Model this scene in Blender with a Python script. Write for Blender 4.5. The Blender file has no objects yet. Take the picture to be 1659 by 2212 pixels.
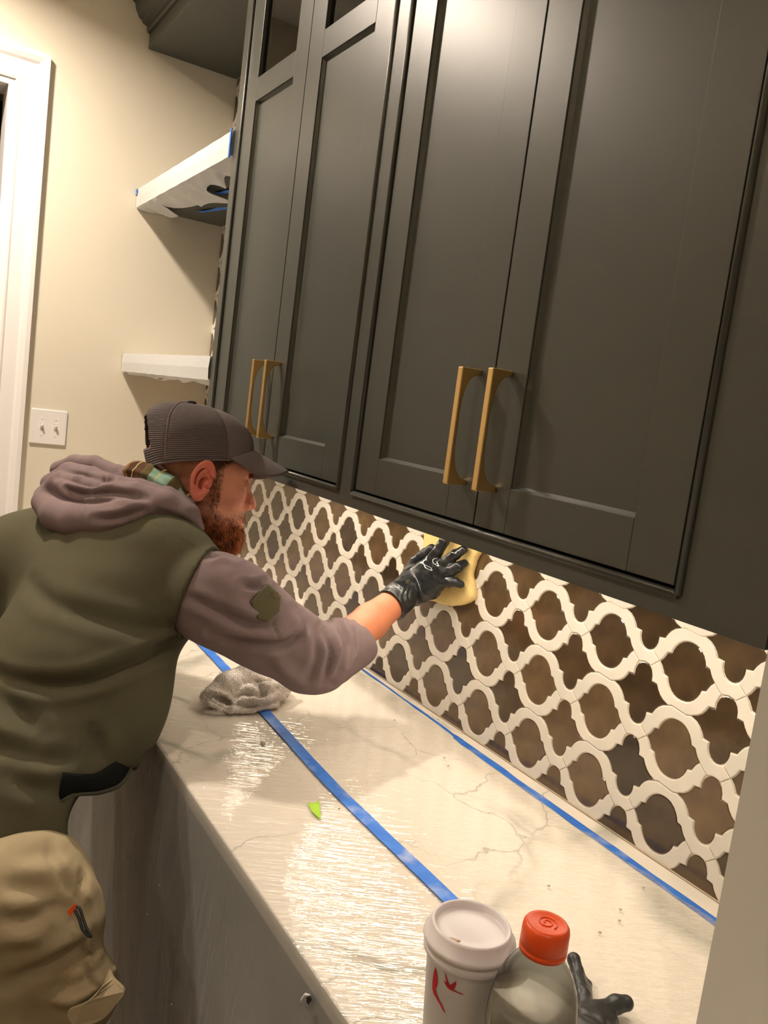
import bpy, bmesh, math, random
import numpy as np
from mathutils import Vector, Matrix, noise

SC = bpy.context.scene
COL = SC.collection

# ------------------------------------------------------------ camera
cam_d = bpy.data.cameras.new('camera')
cam = bpy.data.objects.new('camera', cam_d)
COL.objects.link(cam)
SC.camera = cam
cam_d.sensor_fit = 'HORIZONTAL'
cam_d.sensor_width = 36.0
cam_d.lens = 38.32
cam_d.clip_start = 0.05
_r = Vector((0.5137394, 0.8482746, 0.12846024))
_d = Vector((0.17038561, 0.04587052, -0.98430922))
_f = Vector((-0.84085705, 0.52756621, -0.12096829))
cam.matrix_world = Matrix(((_r.x, -_d.x, -_f.x, 3.0939), (_r.y, -_d.y, -_f.y, -1.067),
                           (_r.z, -_d.z, -_f.z, 1.5536), (0, 0, 0, 1)))

# ------------------------------------------------------------ world, lights, exposure
wd = bpy.data.worlds.new('world')
SC.world = wd
wd.use_nodes = True
wd.node_tree.nodes['Background'].inputs[0].default_value = (0.9, 0.85, 0.8, 1)
wd.node_tree.nodes['Background'].inputs[1].default_value = 0.05
SC.view_settings.view_transform = 'Standard'
SC.view_settings.look = 'None'
SC.view_settings.exposure = 0.08
SC.view_settings.gamma = 1.0
SC.view_settings.use_curve_mapping = False
WARM = (1.0, 0.875, 0.74)
CAN = [(0.62, -1.12, 36), (2.15, -1.30, 3), (3.65, -1.25, 4), (0.9, -2.7, 14), (2.6, -2.9, 6)]
CEIL = 2.95
def can_light(x, y, w):
    d = bpy.data.lights.new('ceiling_lamp_light', 'AREA')
    d.shape = 'DISK'; d.size = 0.13; d.energy = w; d.color = WARM; d.spread = math.radians(152 if x == 0.62 else 118)
    o = bpy.data.objects.new('ceiling_lamp_light', d)
    o.location = (x, y, CEIL - 0.012)
    COL.objects.link(o)
for c in CAN:
    can_light(*c)
def strip_light(x0, x1, y, z, w):
    d = bpy.data.lights.new('under_cabinet_light', 'AREA')
    d.shape = 'RECTANGLE'; d.size = x1 - x0; d.size_y = 0.02; d.energy = w; d.color = (1.0, 0.86, 0.68)
    o = bpy.data.objects.new('under_cabinet_light', d)
    o.location = ((x0 + x1) / 2, y, z)
    COL.objects.link(o)
strip_light(1.02, 2.58, -0.17, 1.372, 4.8)

# ------------------------------------------------------------ helpers
def mat(name, col, rough=0.5, metal=0.0, spec=0.5, **kw):
    m = bpy.data.materials.new(name); m.use_nodes = True
    b = m.node_tree.nodes['Principled BSDF']
    b.inputs['Base Color'].default_value = (*col, 1)
    b.inputs['Roughness'].default_value = rough
    b.inputs['Metallic'].default_value = metal
    b.inputs['Specular IOR Level'].default_value = spec
    for k, v in kw.items():
        b.inputs[k].default_value = v
    return m
def nodes(m):
    t = m.node_tree
    return t.nodes, t.links, t.nodes['Principled BSDF']
def add_bump(m, scale, strength, dist=0.002, detail=3, stretch=(1, 1, 1), kind='noise', coord='Object', rot=0):
    n, l, b = nodes(m)
    tc = n.new('ShaderNodeTexCoord'); mp = n.new('ShaderNodeMapping')
    mp.inputs['Scale'].default_value = stretch
    if rot:
        m0 = n.new('ShaderNodeMapping'); m0.inputs['Rotation'].default_value = (0, 0, rot); l.new(tc.outputs[coord], m0.inputs[0]); l.new(m0.outputs[0], mp.inputs[0])
    else: l.new(tc.outputs[coord], mp.inputs[0])
    if kind == 'noise':
        t = n.new('ShaderNodeTexNoise'); t.inputs['Scale'].default_value = scale; t.inputs['Detail'].default_value = detail; o = t.outputs[0]
    else:
        t = n.new('ShaderNodeTexVoronoi'); t.inputs['Scale'].default_value = scale; o = t.outputs[0]
    l.new(mp.outputs[0], t.inputs[0])
    bu = n.new('ShaderNodeBump'); bu.inputs['Strength'].default_value = strength; bu.inputs['Distance'].default_value = dist
    l.new(o, bu.inputs['Height'])
    if b.inputs['Normal'].links:
        l.new(b.inputs['Normal'].links[0].from_socket, bu.inputs['Normal'])
    l.new(bu.outputs[0], b.inputs['Normal'])
    return m
def add_var(m, c1, c2, scale, detail=4, lo=0.35, hi=0.65, stretch=(1, 1, 1), objrand=False):
    n, l, b = nodes(m)
    tc = n.new('ShaderNodeTexCoord'); mp = n.new('ShaderNodeMapping'); mp.inputs['Scale'].default_value = stretch
    l.new(tc.outputs['Object'], mp.inputs[0])
    t = n.new('ShaderNodeTexNoise'); t.inputs['Scale'].default_value = scale; t.inputs['Detail'].default_value = detail
    l.new(mp.outputs[0], t.inputs[0])
    r = n.new('ShaderNodeValToRGB'); r.color_ramp.elements[0].position = lo; r.color_ramp.elements[1].position = hi
    r.color_ramp.elements[0].color = (*c1, 1); r.color_ramp.elements[1].color = (*c2, 1)
    l.new(t.outputs[0], r.inputs[0])
    l.new(r.outputs[0], b.inputs['Base Color'])
    return r
def tag(o, label=None, cat=None, group=None, kind=None):
    if label: o['label'] = label
    if cat: o['category'] = cat
    if group: o['group'] = group
    if kind: o['kind'] = kind
    return o
def empty(name, loc=(0, 0, 0)):
    o = bpy.data.objects.new(name, None); o.location = loc; o.empty_display_size = 0.05
    COL.objects.link(o); return o
def link(name, me, m=None, parent=None, smooth=False):
    if m is not None and len(me.materials) == 0: me.materials.append(m)
    o = bpy.data.objects.new(name, me); COL.objects.link(o)
    if smooth: me.polygons.foreach_set('use_smooth', [True] * len(me.polygons))
    if parent is not None:
        o.parent = parent
        o.matrix_parent_inverse = Matrix.Translation(-Vector(parent.location)) if parent.type == 'EMPTY' else Matrix()
    return o
def meshof(verts, faces, name='mesh'):
    me = bpy.data.meshes.new(name)
    me.from_pydata([tuple(map(float, v)) for v in verts], [], faces); me.update(); return me
class MB:
    def __init__(s): s.v = []; s.f = []
    def add(s, v, f):
        k = len(s.v); s.v += [tuple(p) for p in v]; s.f += [[i + k for i in q] for q in f]; return s
    def box(s, x0, x1, y0, y1, z0, z1):
        return s.add([(x, y, z) for x in (x0, x1) for y in (y0, y1) for z in (z0, z1)],
                     [(0, 1, 3, 2), (4, 6, 7, 5), (0, 4, 5, 1), (2, 3, 7, 6), (0, 2, 6, 4), (1, 5, 7, 3)])
    def tube(s, pts, rads, n=12, caps=True):
        pts = [Vector(p) for p in pts]; rings = []
        if not hasattr(rads, '__len__'): rads = [rads] * len(pts)
        t0 = (pts[1] - pts[0]).normalized(); up = Vector((0, 0, 1)) if abs(t0.z) < .9 else Vector((1, 0, 0))
        a = t0.cross(up).normalized()
        V = []
        for i, p in enumerate(pts):
            t = (pts[min(i + 1, len(pts) - 1)] - pts[max(i - 1, 0)]).normalized()
            a = (a - t * a.dot(t)).normalized(); b = t.cross(a)
            for k in range(n):
                q = 2 * math.pi * k / n
                V.append(p + (a * math.cos(q) + b * math.sin(q)) * rads[i])
        F = [(i * n + k, i * n + (k + 1) % n, (i + 1) * n + (k + 1) % n, (i + 1) * n + k) for i in range(len(pts) - 1) for k in range(n)]
        if caps: F += [tuple(range(n))[::-1], tuple((len(pts) - 1) * n + k for k in range(n))]
        return s.add(V, F)
    def lathe(s, prof, c=(0, 0, 0), n=48, wob=None):
        V = []
        for r, z in prof:
            for k in range(n):
                q = 2 * math.pi * k / n
                rr = r * (1 + (wob(q, z) if wob else 0))
                V.append((c[0] + rr * math.cos(q), c[1] + rr * math.sin(q), c[2] + z))
        F = [(i * n + k, i * n + (k + 1) % n, (i + 1) * n + (k + 1) % n, (i + 1) * n + k) for i in range(len(prof) - 1) for k in range(n)]
        F += [tuple(range(n))[::-1], tuple((len(prof) - 1) * n + k for k in range(n))]
        return s.add(V, F)
    def poly(s, pts, nrm, th):     # a flat outline given a thickness along nrm
        n = len(pts); nrm = Vector(nrm) * th
        V = [Vector(p) for p in pts] + [Vector(p) + nrm for p in pts]
        return s.add(V, [tuple(range(n))[::-1], tuple(range(n, 2 * n))] + [(i, (i + 1) % n, n + (i + 1) % n, n + i) for i in range(n)])
    def mesh(s, fix=True):
        me = meshof(s.v, s.f)
        if fix:
            bm = bmesh.new(); bm.from_mesh(me); bmesh.ops.recalc_face_normals(bm, faces=bm.faces); bm.to_mesh(me); bm.free()
        return me
    def obj(s, name, m, parent=None, smooth=False, bevel=0, seg=2):
        o = link(name, s.mesh(), m, parent, smooth)
        if bevel:
            md = o.modifiers.new('bevel', 'BEVEL'); md.width = bevel; md.segments = seg; md.limit_method = 'ANGLE'; md.angle_limit = 0.6
        return o
def box(name, m, x0, x1, y0, y1, z0, z1, parent=None, bevel=0, seg=2):
    return MB().box(x0, x1, y0, y1, z0, z1).obj(name, m, parent, False, bevel, seg)
def cr(pts, n=8):               # Catmull-Rom through the points (any dimension)
    P = [np.array(p, float) for p in pts]; P = [2 * P[0] - P[1]] + P + [2 * P[-1] - P[-2]]; out = []
    for i in range(1, len(P) - 2):
        for k in range(n):
            t = k / n
            out.append(.5 * (2 * P[i] + (P[i + 1] - P[i - 1]) * t + (2 * P[i - 1] - 5 * P[i] + 4 * P[i + 1] - P[i + 2]) * t * t + (-P[i - 1] + 3 * P[i] - 3 * P[i + 1] + P[i + 2]) * t ** 3))
    out.append(P[-2]); return out

# -------- implicit surfaces: smooth unions of tapered capsules and ellipsoids, meshed by surface nets
def s_cap(a, b, ra, rb):
    a = np.array(a, np.float32); b = np.array(b, np.float32); ab = b - a; L2 = max(float(ab @ ab), 1e-9)
    def f(p):
        t = np.clip(((p - a) @ ab) / L2, 0, 1)
        return np.linalg.norm(p - a - t[:, None] * ab, axis=1) - (ra + (rb - ra) * t)
    return f
def s_chain(pts, rads, k=0.0):
    fs = [s_cap(pts[i], pts[i + 1], rads[i], rads[i + 1]) for i in range(len(pts) - 1)]
    return s_u(fs, k)
def s_ell(c, r, M=None):
    c = np.array(c, np.float32); r = np.array(r, np.float32)
    M = None if M is None else np.array(M, np.float32)      # rows: the ellipsoid's axes
    def f(p):
        q = p - c
        if M is not None: q = q @ M.T
        k0 = np.linalg.norm(q / r, axis=1); k1 = np.linalg.norm(q / (r * r), axis=1) + 1e-9
        return k0 * (k0 - 1) / k1
    return f
def smin(a, b, k):
    if k <= 0: return np.minimum(a, b)
    h = np.clip(.5 + .5 * (b - a) / k, 0, 1)
    return b + (a - b) * h - k * h * (1 - h)
def s_u(fs, k=0.0):
    def f(p):
        d = fs[0](p)
        for g in fs[1:]: d = smin(d, g(p), k)
        return d
    return f
def s_sub(f, g, k=0.0):
    return lambda p: -smin(-f(p), g(p), k)
def s_and(f, g, k=0.0):
    return lambda p: -smin(-f(p), -g(p), k)
def s_plane(pt, n):              # inside is against n
    n = np.array(n, np.float32); n /= np.linalg.norm(n); pt = np.array(pt, np.float32)
    return lambda p: (p - pt) @ n
def nets(f, lo, hi, h):
    lo = np.array(lo, np.float32); N = np.ceil((np.array(hi) - lo) / h / 8).astype(int) * 8
    nb = N // 8
    bi = np.stack(np.meshgrid(*[np.arange(k) for k in nb], indexing='ij'), -1).reshape(-1, 3)
    cen = lo + (bi * 8 + 3.5) * h
    v = f(cen.astype(np.float32)); sel = np.abs(v) < 8 * h * 1.15 + .004
    D = np.repeat(np.repeat(np.repeat(v.reshape(nb), 8, 0), 8, 1), 8, 2).astype(np.float32)
    off = np.stack(np.meshgrid(*[np.arange(8)] * 3, indexing='ij'), -1).reshape(-1, 3)
    S = bi[sel]
    for c0 in range(0, len(S), 400):
        idx = (S[c0:c0 + 400, None, :] * 8 + off[None]).reshape(-1, 3)
        D[idx[:, 0], idx[:, 1], idx[:, 2]] = f((lo + idx * h).astype(np.float32))
    ins = D < 0; nx, ny, nz = D.shape
    cnt = np.zeros((nx - 1, ny - 1, nz - 1, 3), np.float32); num = np.zeros((nx - 1, ny - 1, nz - 1), np.float32)
    def sl(ax, o):
        s = [slice(0, d - 1) for d in D.shape]
        return s
    C = [(i, j, k) for i in (0, 1) for j in (0, 1) for k in (0, 1)]
    def cor(A, c): return A[c[0]:nx - 1 + c[0], c[1]:ny - 1 + c[1], c[2]:nz - 1 + c[2]]
    for a in C:
        for ax in range(3):
            if a[ax]: continue
            b = list(a); b[ax] = 1
            da, db = cor(D, a), cor(D, b); m = (da < 0) != (db < 0)
            t = np.where(m, da / np.where(m, da - db, 1), 0)
            for q in range(3):
                cnt[..., q] += np.where(m, a[q] + (t if q == ax else 0), 0)
            num += m
    act = num > 0; ids = -np.ones(act.shape, np.int64); ids[act] = np.arange(act.sum())
    ci = np.argwhere(act); V = lo + (ci + cnt[act] / num[act][:, None]) * h
    F = []
    for ax in range(3):
        u, w = [(1, 2), (2, 0), (0, 1)][ax]
        s0 = [slice(1, d - 1) for d in D.shape]; s0[ax] = slice(0, D.shape[ax] - 1)
        s1 = list(s0); s1[ax] = slice(1, D.shape[ax])
        A = ins[tuple(s0)]; B = ins[tuple(s1)]
        for m, fl in ((A & ~B, False), (~A & B, True)):
            e = np.argwhere(m)
            if not len(e): continue
            e = e + np.array([1 if q != ax else 0 for q in range(3)])
            q4 = []
            for du, dw in ((-1, -1), (0, -1), (0, 0), (-1, 0)):
                k = e.copy(); k[:, u] += du; k[:, w] += dw
                q4.append(ids[k[:, 0], k[:, 1], k[:, 2]])
            q4 = np.stack(q4, 1)
            F.append(q4[:, ::-1] if fl else q4)
    F = np.concatenate(F) if F else np.zeros((0, 4), int)
    F = F[(F >= 0).all(1)]
    return V.astype(np.float32), F
def grad(f, p, e=0.001):
    g = np.stack([f(p + np.array(d, np.float32) * e) - f(p - np.array(d, np.float32) * e) for d in ((1, 0, 0), (0, 1, 0), (0, 0, 1))], 1)
    return g / (np.linalg.norm(g, axis=1)[:, None] + 1e-9)
def vnoise(p, s, seed=0.0):      # cheap smooth numpy noise: a sum of rotated sines
    r = np.random.RandomState(int(seed * 10) + 5); o = np.zeros(len(p), np.float32)
    for k in range(7):
        d = r.normal(size=3); d /= np.linalg.norm(d); d *= s * (0.6 + r.rand() * 1.2)
        o += np.sin(p @ d.astype(np.float32) + r.rand() * 6.3)
    return o / 4.0
VIEW = np.array((-0.84085705, 0.52756621, -0.12096829), np.float32)
def creases(V, Nn, lines, side=-VIEW):   # press valleys (a>0) or raise ridges (a<0) along 3-D polylines lying near the cloth
    D = np.zeros(len(V), np.float32); face = (Nn @ side)
    vis = np.clip(face * 3 + .4, 0, 1)
    for pts, amp, wid in lines:
        C = np.array(cr(pts, 5), np.float32); best = np.full(len(V), 9., np.float32); tt = np.zeros(len(V), np.float32)
        Pp = V - (V @ side)[:, None] * side; Q = C - (C @ side)[:, None] * side
        for i in range(len(Q) - 1):
            ab = Q[i + 1] - Q[i]; t = np.clip(((Pp - Q[i]) @ ab) / (ab @ ab + 1e-9), 0, 1)
            d = np.linalg.norm(Pp - Q[i] - t[:, None] * ab, axis=1); m = d < best
            best = np.where(m, d, best); tt = np.where(m, (i + t) / (len(Q) - 1), tt)
        near = np.abs((V - C.mean(0)) @ side) < .22
        D += amp * (np.exp(-(best / wid) ** 2) - .35 * np.exp(-((best - 2.0 * wid) / wid) ** 2)) * np.sqrt(np.clip(np.sin(np.clip(tt, .04, .96) * np.pi), 0, 1)) * vis * near
    return V - Nn * D[:, None]
def sdf_obj(name, f, lo, hi, h, m, parent=None, lines=(), nz=(), post=None):
    V, F = nets(f, lo, hi, h)
    Nn = grad(f, V)
    V = V - Nn * np.clip(f(V), -h, h)[:, None]
    for amp, sc, sd in nz: V = V + Nn * (amp * vnoise(V, sc, sd))[:, None]
    if len(lines): V = creases(V, Nn, lines)
    if post: V = post(V, Nn)
    me = bpy.data.meshes.new(name); me.vertices.add(len(V)); me.vertices.foreach_set('co', V.astype(np.float32).ravel())
    me.loops.add(F.size); me.loops.foreach_set('vertex_index', F.astype(np.int32).ravel())
    me.polygons.add(len(F)); me.polygons.foreach_set('loop_start', np.arange(0, F.size, 4, dtype=np.int32))
    me.polygons.foreach_set('loop_total', np.full(len(F), 4, np.int32))
    me.update(calc_edges=True); me.validate()
    o = link(name, me, m, parent, True)
    return o
def vcol(o, C, name='Col'):
    a = o.data.color_attributes.new(name, 'FLOAT_COLOR', 'POINT')
    C = np.concatenate([C, np.ones((len(C), 1))], 1).astype(np.float32); a.data.foreach_set('color', C.ravel())
def use_vcol(m, name='Col'):
    n, l, b = nodes(m); a = n.new('ShaderNodeAttribute'); a.attribute_name = name; l.new(a.outputs['Color'], b.inputs['Base Color'])
def verts_np(o):
    V = np.empty(len(o.data.vertices) * 3, np.float32); o.data.vertices.foreach_get('co', V); return V.reshape(-1, 3)

def S(r, g, b):
    f = lambda c: ((c / 255 + .055) / 1.055) ** 2.4 if c > 10 else c / 255 / 12.92
    return (f(r), f(g), f(b))
# ------------------------------------------------------------ materials
M = {}
M['wall'] = add_bump(mat('cream_wall_paint', S(226, 218, 198), 0.7), 220, .08, .001)
M['wing'] = add_bump(mat('grey_wall_paint', S(196, 193, 182), 0.7), 220, .08, .001)
M['ceil'] = mat('ceiling_paint', S(235, 230, 220), 0.8)
M['trim'] = mat('white_trim_paint', S(240, 236, 232), 0.35)
M['floor'] = add_bump(mat('floor_boards', S(112, 96, 80), 0.5), 12, .2, .002, stretch=(1, 8, 1))
M['cab'] = add_bump(mat('dark_green_cabinet_lacquer', S(66, 68, 61), 0.37), 900, .05, .0004)
M['brass'] = add_bump(mat('brushed_brass', S(236, 202, 140), 0.38, 1.0), 500, .15, .0004, stretch=(4, 4, .4))
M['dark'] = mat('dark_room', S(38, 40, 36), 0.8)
M['glass'] = mat('cabinet_glass', (1, 1, 1), 0.03, 0, .5)
def make_glass(m, tint=(.85, .85, .82), fac=.12):
    n = m.node_tree.nodes; l = m.node_tree.links; out = n['Material Output']
    tr = n.new('ShaderNodeBsdfTransparent'); tr.inputs[0].default_value = (*tint, 1)
    gl = n.new('ShaderNodeBsdfGlossy'); gl.inputs['Roughness'].default_value = .04
    lw = n.new('ShaderNodeFresnel'); lw.inputs[0].default_value = 1.5
    mx = n.new('ShaderNodeMixShader'); l.new(lw.outputs[0], mx.inputs[0]); l.new(tr.outputs[0], mx.inputs[1]); l.new(gl.outputs[0], mx.inputs[2])
    l.new(mx.outputs[0], out.inputs[0])
make_glass(M['glass'])
M['grout'] = mat('pale_grout', S(246, 232, 212), 0.8)
def tile_mat(name, c1, c2):
    m = mat(name, c1, 0.13, 0, .55)
    r = add_var(m, c1, c2, 16, 4, .3, .7)
    n, l, b = nodes(m)
    oi = n.new('ShaderNodeObjectInfo'); hs = n.new('ShaderNodeHueSaturation')
    mr = n.new('ShaderNodeMapRange'); mr.inputs[3].default_value = .65; mr.inputs[4].default_value = 1.3
    l.new(oi.outputs['Random'], mr.inputs[0]); l.new(mr.outputs[0], hs.inputs['Value']); l.new(r.outputs[0], hs.inputs['Color'])
    l.new(hs.outputs[0], b.inputs['Base Color'])
    add_bump(m, 35, .25, .003, 2)
    return m
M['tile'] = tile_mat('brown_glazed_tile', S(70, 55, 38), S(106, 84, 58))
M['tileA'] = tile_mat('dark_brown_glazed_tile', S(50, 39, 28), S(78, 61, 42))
mb_ = mat('pale_marble_border', S(226, 218, 205), 0.30)
rb = add_var(mb_, S(214, 210, 200), S(232, 224, 212), 9, 3)
M['border'] = mb_
# marble worktop with grey-green veins
mm = mat('white_marble', S(232, 222, 208), 0.5, 0, .3)
n, l, b = nodes(mm)
tc = n.new('ShaderNodeTexCoord')
def vein(scale, dist, lo, seed, rot):
    mp = n.new('ShaderNodeMapping'); mp.inputs['Location'].default_value = (seed, seed * .7, 0); mp.inputs['Rotation'].default_value = (0, 0, rot)
    l.new(tc.outputs['Object'], mp.inputs[0])
    ns = n.new('ShaderNodeTexNoise'); ns.inputs['Scale'].default_value = 5; ns.inputs['Detail'].default_value = 5
    l.new(mp.outputs[0], ns.inputs[0])
    mxv = n.new('ShaderNodeVectorMath'); mxv.operation = 'MULTIPLY_ADD'; mxv.inputs[1].default_value = (dist, dist, 0)
    l.new(ns.outputs['Color'], mxv.inputs[0]); l.new(mp.outputs[0], mxv.inputs[2])
    vo = n.new('ShaderNodeTexVoronoi'); vo.feature = 'DISTANCE_TO_EDGE'; vo.inputs['Scale'].default_value = scale
    l.new(mxv.outputs[0], vo.inputs[0])
    r = n.new('ShaderNodeValToRGB'); r.color_ramp.elements[0].position = 0; r.color_ramp.elements[0].color = (1, 1, 1, 1)
    r.color_ramp.elements[1].position = lo; r.color_ramp.elements[1].color = (0, 0, 0, 1)
    l.new(vo.outputs[0], r.inputs[0])
    n2 = n.new('ShaderNodeTexNoise'); n2.inputs['Scale'].default_value = 3.2; l.new(mp.outputs[0], n2.inputs[0])
    r2 = n.new('ShaderNodeValToRGB'); r2.color_ramp.elements[0].position = .45; r2.color_ramp.elements[1].position = .6
    l.new(n2.outputs[0], r2.inputs[0])
    mu = n.new('ShaderNodeMath'); mu.operation = 'MULTIPLY'; l.new(r.outputs[0], mu.inputs[0]); l.new(r2.outputs[0], mu.inputs[1])
    return mu.outputs[0]
v1 = vein(2.1, .22, .040, 3.1, .5); v2 = vein(4.5, .22, .010, 8.4, .2)
ad = n.new('ShaderNodeMath'); ad.operation = 'MAXIMUM'; l.new(v1, ad.inputs[0]); l.new(v2, ad.inputs[1])
mx = n.new('ShaderNodeMix'); mx.data_type = 'RGBA'; mx.inputs[6].default_value = (*S(233, 224, 211), 1); mx.inputs[7].default_value = (*S(150, 150, 132), 1)
mf = n.new('ShaderNodeMath'); mf.operation = 'MULTIPLY'; mf.inputs[1].default_value = .8; l.new(ad.outputs[0], mf.inputs[0])
l.new(mf.outputs[0], mx.inputs[0]); l.new(mx.outputs[2], b.inputs['Base Color'])
M['marble'] = mm
def film_mat(name, milk, gloss, col=(.9, .88, .85), rough=.12, bump=(60, .5), stretch=(1, 1, 1), rot=0, fk=.5):
    m = mat(name, col, rough); n = m.node_tree.nodes; l = m.node_tree.links; b = n['Principled BSDF']; out = n['Material Output']
    b.inputs['Specular IOR Level'].default_value = 1.0
    tr = n.new('ShaderNodeBsdfTransparent'); tr.inputs[0].default_value = (.97, .97, .96, 1)
    gl = n.new('ShaderNodeBsdfGlossy'); gl.inputs['Roughness'].default_value = rough
    df = n.new('ShaderNodeBsdfDiffuse'); df.inputs[0].default_value = (*col, 1)
    m1 = n.new('ShaderNodeMixShader'); m1.inputs[0].default_value = milk; l.new(tr.outputs[0], m1.inputs[1]); l.new(df.outputs[0], m1.inputs[2])
    lw = n.new('ShaderNodeFresnel'); lw.inputs[0].default_value = 1.45
    ma = n.new('ShaderNodeMath'); ma.operation = 'MULTIPLY_ADD'; ma.inputs[1].default_value = fk; ma.inputs[2].default_value = gloss; ma.use_clamp = True
    l.new(lw.outputs[0], ma.inputs[0])
    m2 = n.new('ShaderNodeMixShader'); l.new(ma.outputs[0], m2.inputs[0]); l.new(m1.outputs[0], m2.inputs[1]); l.new(gl.outputs[0], m2.inputs[2])
    l.new(m2.outputs[0], out.inputs[0])
    add_bump(m, bump[0], bump[1], .004, 3, stretch, rot=rot)
    nrm = b.inputs['Normal'].links[0].from_socket
    for s_ in (gl, df): l.new(nrm, s_.inputs['Normal'])
    l.new(nrm, lw.inputs['Normal'])
    return m
M['film'] = film_mat('clear_plastic_film', .16, .0, (.95, .90, .84), .07, (11, .5), (1.2, 10, 1), -1.035, .20)
def sparse_wrinkles(m):
    n = m.node_tree.nodes; l = m.node_tree.links
    tc = n.new('ShaderNodeTexCoord'); m0 = n.new('ShaderNodeMapping'); m0.inputs['Rotation'].default_value = (0, 0, -1.035)
    m1 = n.new('ShaderNodeMapping'); m1.inputs['Scale'].default_value = (1, 7.5, 1); l.new(tc.outputs['Object'], m0.inputs[0]); l.new(m0.outputs[0], m1.inputs[0])
    t = n.new('ShaderNodeTexNoise'); t.inputs['Scale'].default_value = 13; t.inputs['Detail'].default_value = 4; t.inputs['Distortion'].default_value = .6; l.new(m1.outputs[0], t.inputs[0])
    r = n.new('ShaderNodeMapRange'); r.inputs[1].default_value = .60; r.inputs[2].default_value = .74; r.interpolation_type = 'SMOOTHSTEP'; l.new(t.outputs[0], r.inputs[0])
    sp = n.new('ShaderNodeSeparateXYZ'); l.new(tc.outputs['Object'], sp.inputs[0])
    mk = n.new('ShaderNodeMapRange'); mk.inputs[1].default_value = -.36; mk.inputs[2].default_value = -.50; mk.inputs[3].default_value = .12; mk.inputs[4].default_value = 1; l.new(sp.outputs[1], mk.inputs[0])
    mu = n.new('ShaderNodeMath'); mu.operation = 'MULTIPLY'; l.new(r.outputs[0], mu.inputs[0]); l.new(mk.outputs[0], mu.inputs[1])
    b0 = [q for q in n if q.type == 'BUMP'][0]; b0.inputs['Strength'].default_value = .6
    bu = n.new('ShaderNodeBump'); bu.inputs['Strength'].default_value = .9; bu.inputs['Distance'].default_value = .006; l.new(mu.outputs[0], bu.inputs['Height']); l.new(b0.outputs[0], bu.inputs['Normal'])
    for q in n:
        if q.type in ('BSDF_GLOSSY', 'FRESNEL'): l.new(bu.outputs[0], q.inputs['Normal'])
        if q.type == 'BSDF_DIFFUSE':
            for k_ in list(q.inputs['Normal'].links): l.remove(k_)
sparse_wrinkles(M['film'])
M['film_front'] = film_mat('milky_plastic_film', .46, .03, (.50, .50, .47), .22, (14, .5), (5, 5, .45))
M['film_shelf'] = film_mat('white_plastic_wrap', .75, .03, (.86, .86, .84), .35, (30, .4), (1, 3, 1))
M['tape'] = add_var(mat('blue_painters_tape', S(40, 110, 205), 0.55), S(36, 104, 200), S(58, 124, 216), 30) and bpy.data.materials['blue_painters_tape']
def dusty(m):                     # whitish smears of dried grout on the tape
    n, l, b = nodes(m); src = b.inputs['Base Color'].links[0].from_socket
    tc = n.new('ShaderNodeTexCoord'); t = n.new('ShaderNodeTexNoise'); t.inputs['Scale'].default_value = 14; t.inputs['Detail'].default_value = 6
    l.new(tc.outputs['Object'], t.inputs[0]); r = n.new('ShaderNodeValToRGB'); r.color_ramp.elements[0].position = .58; r.color_ramp.elements[1].position = .72
    l.new(t.outputs[0], r.inputs[0]); mu = n.new('ShaderNodeMath'); mu.operation = 'MULTIPLY'; mu.inputs[1].default_value = .45; l.new(r.outputs[0], mu.inputs[0])
    mx = n.new('ShaderNodeMix'); mx.data_type = 'RGBA'; l.new(mu.outputs[0], mx.inputs[0]); l.new(src, mx.inputs[6]); mx.inputs[7].default_value = (*S(200, 205, 215), 1)
    l.new(mx.outputs[2], b.inputs['Base Color'])
dusty(M['tape'])

# ------------------------------------------------------------ room shell
def struct(o, label=None):
    o['kind'] = 'structure'
    if label: o['label'] = label; 
    return o
struct(box('floor', M['floor'], -2.2, 5.2, -4.2, 0.2, -0.08, 0.0))
struct(box('ceiling', M['ceil'], -2.2, 5.2, -4.2, 0.2, CEIL, CEIL + .08))
DY0, DY1, DZ = -1.62, -0.745, 2.464
w = MB()
w.box(-.12, 0, DY1, .12, 0, CEIL); w.box(-.12, 0, -4.1, DY0, 0, CEIL); w.box(-.12, 0, DY0, DY1, DZ, CEIL)
struct(w.obj('wall_left', M['wall']))
struct(box('wall_front', M['wall'], -2.2, 5.2, -4.2, -4.1, 0, CEIL))
struct(box('wall_right', M['wall'], 5.1, 5.2, -4.1, .12, 0, CEIL))
struct(box('wall_wing', M['wing'], 2.639, 5.1, -0.323, .12, 0, CEIL))
# dark room past the doorway
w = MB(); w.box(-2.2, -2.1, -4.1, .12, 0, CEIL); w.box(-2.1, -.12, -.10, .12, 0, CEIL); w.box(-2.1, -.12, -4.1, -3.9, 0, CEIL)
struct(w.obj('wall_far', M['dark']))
# door casing and jamb
w = MB()
w.box(-.13, .004, DY1 - .02, DY1 + .001, 0, DZ); w.box(-.13, .004, DY0 - .001, DY0 + .02, 0, DZ); w.box(-.13, .004, DY0 + .02, DY1 - .02, DZ - .02, DZ + .001)
struct(w.obj('trim_1', M['trim']), 'white door jamb lining the doorway')
def casing(y_in, y_out, horizontal=False):
    pr = [(0, .010), (.008, .014), (.014, .014), (.02, .010), (.062, .013), (.07, .020), (.084, .026), (.0985, .026), (.0985, 0), (0, 0)]
    return pr
w = MB(); pr = casing(0, 0)
def strip(path_a, path_b, ax):
    # profile swept between two ends; each end is a function (u, t) -> point
    n = len(pr); V = [path_a(u, t) for u, t in pr] + [path_b(u, t) for u, t in pr]
    w.add(V, [(i, (i + 1) % n, n + (i + 1) % n, n + i) for i in range(n)] + [tuple(range(n)), tuple(range(n, 2 * n))[::-1]])
yi, zi = DY1 + .0, DZ - .0
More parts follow.
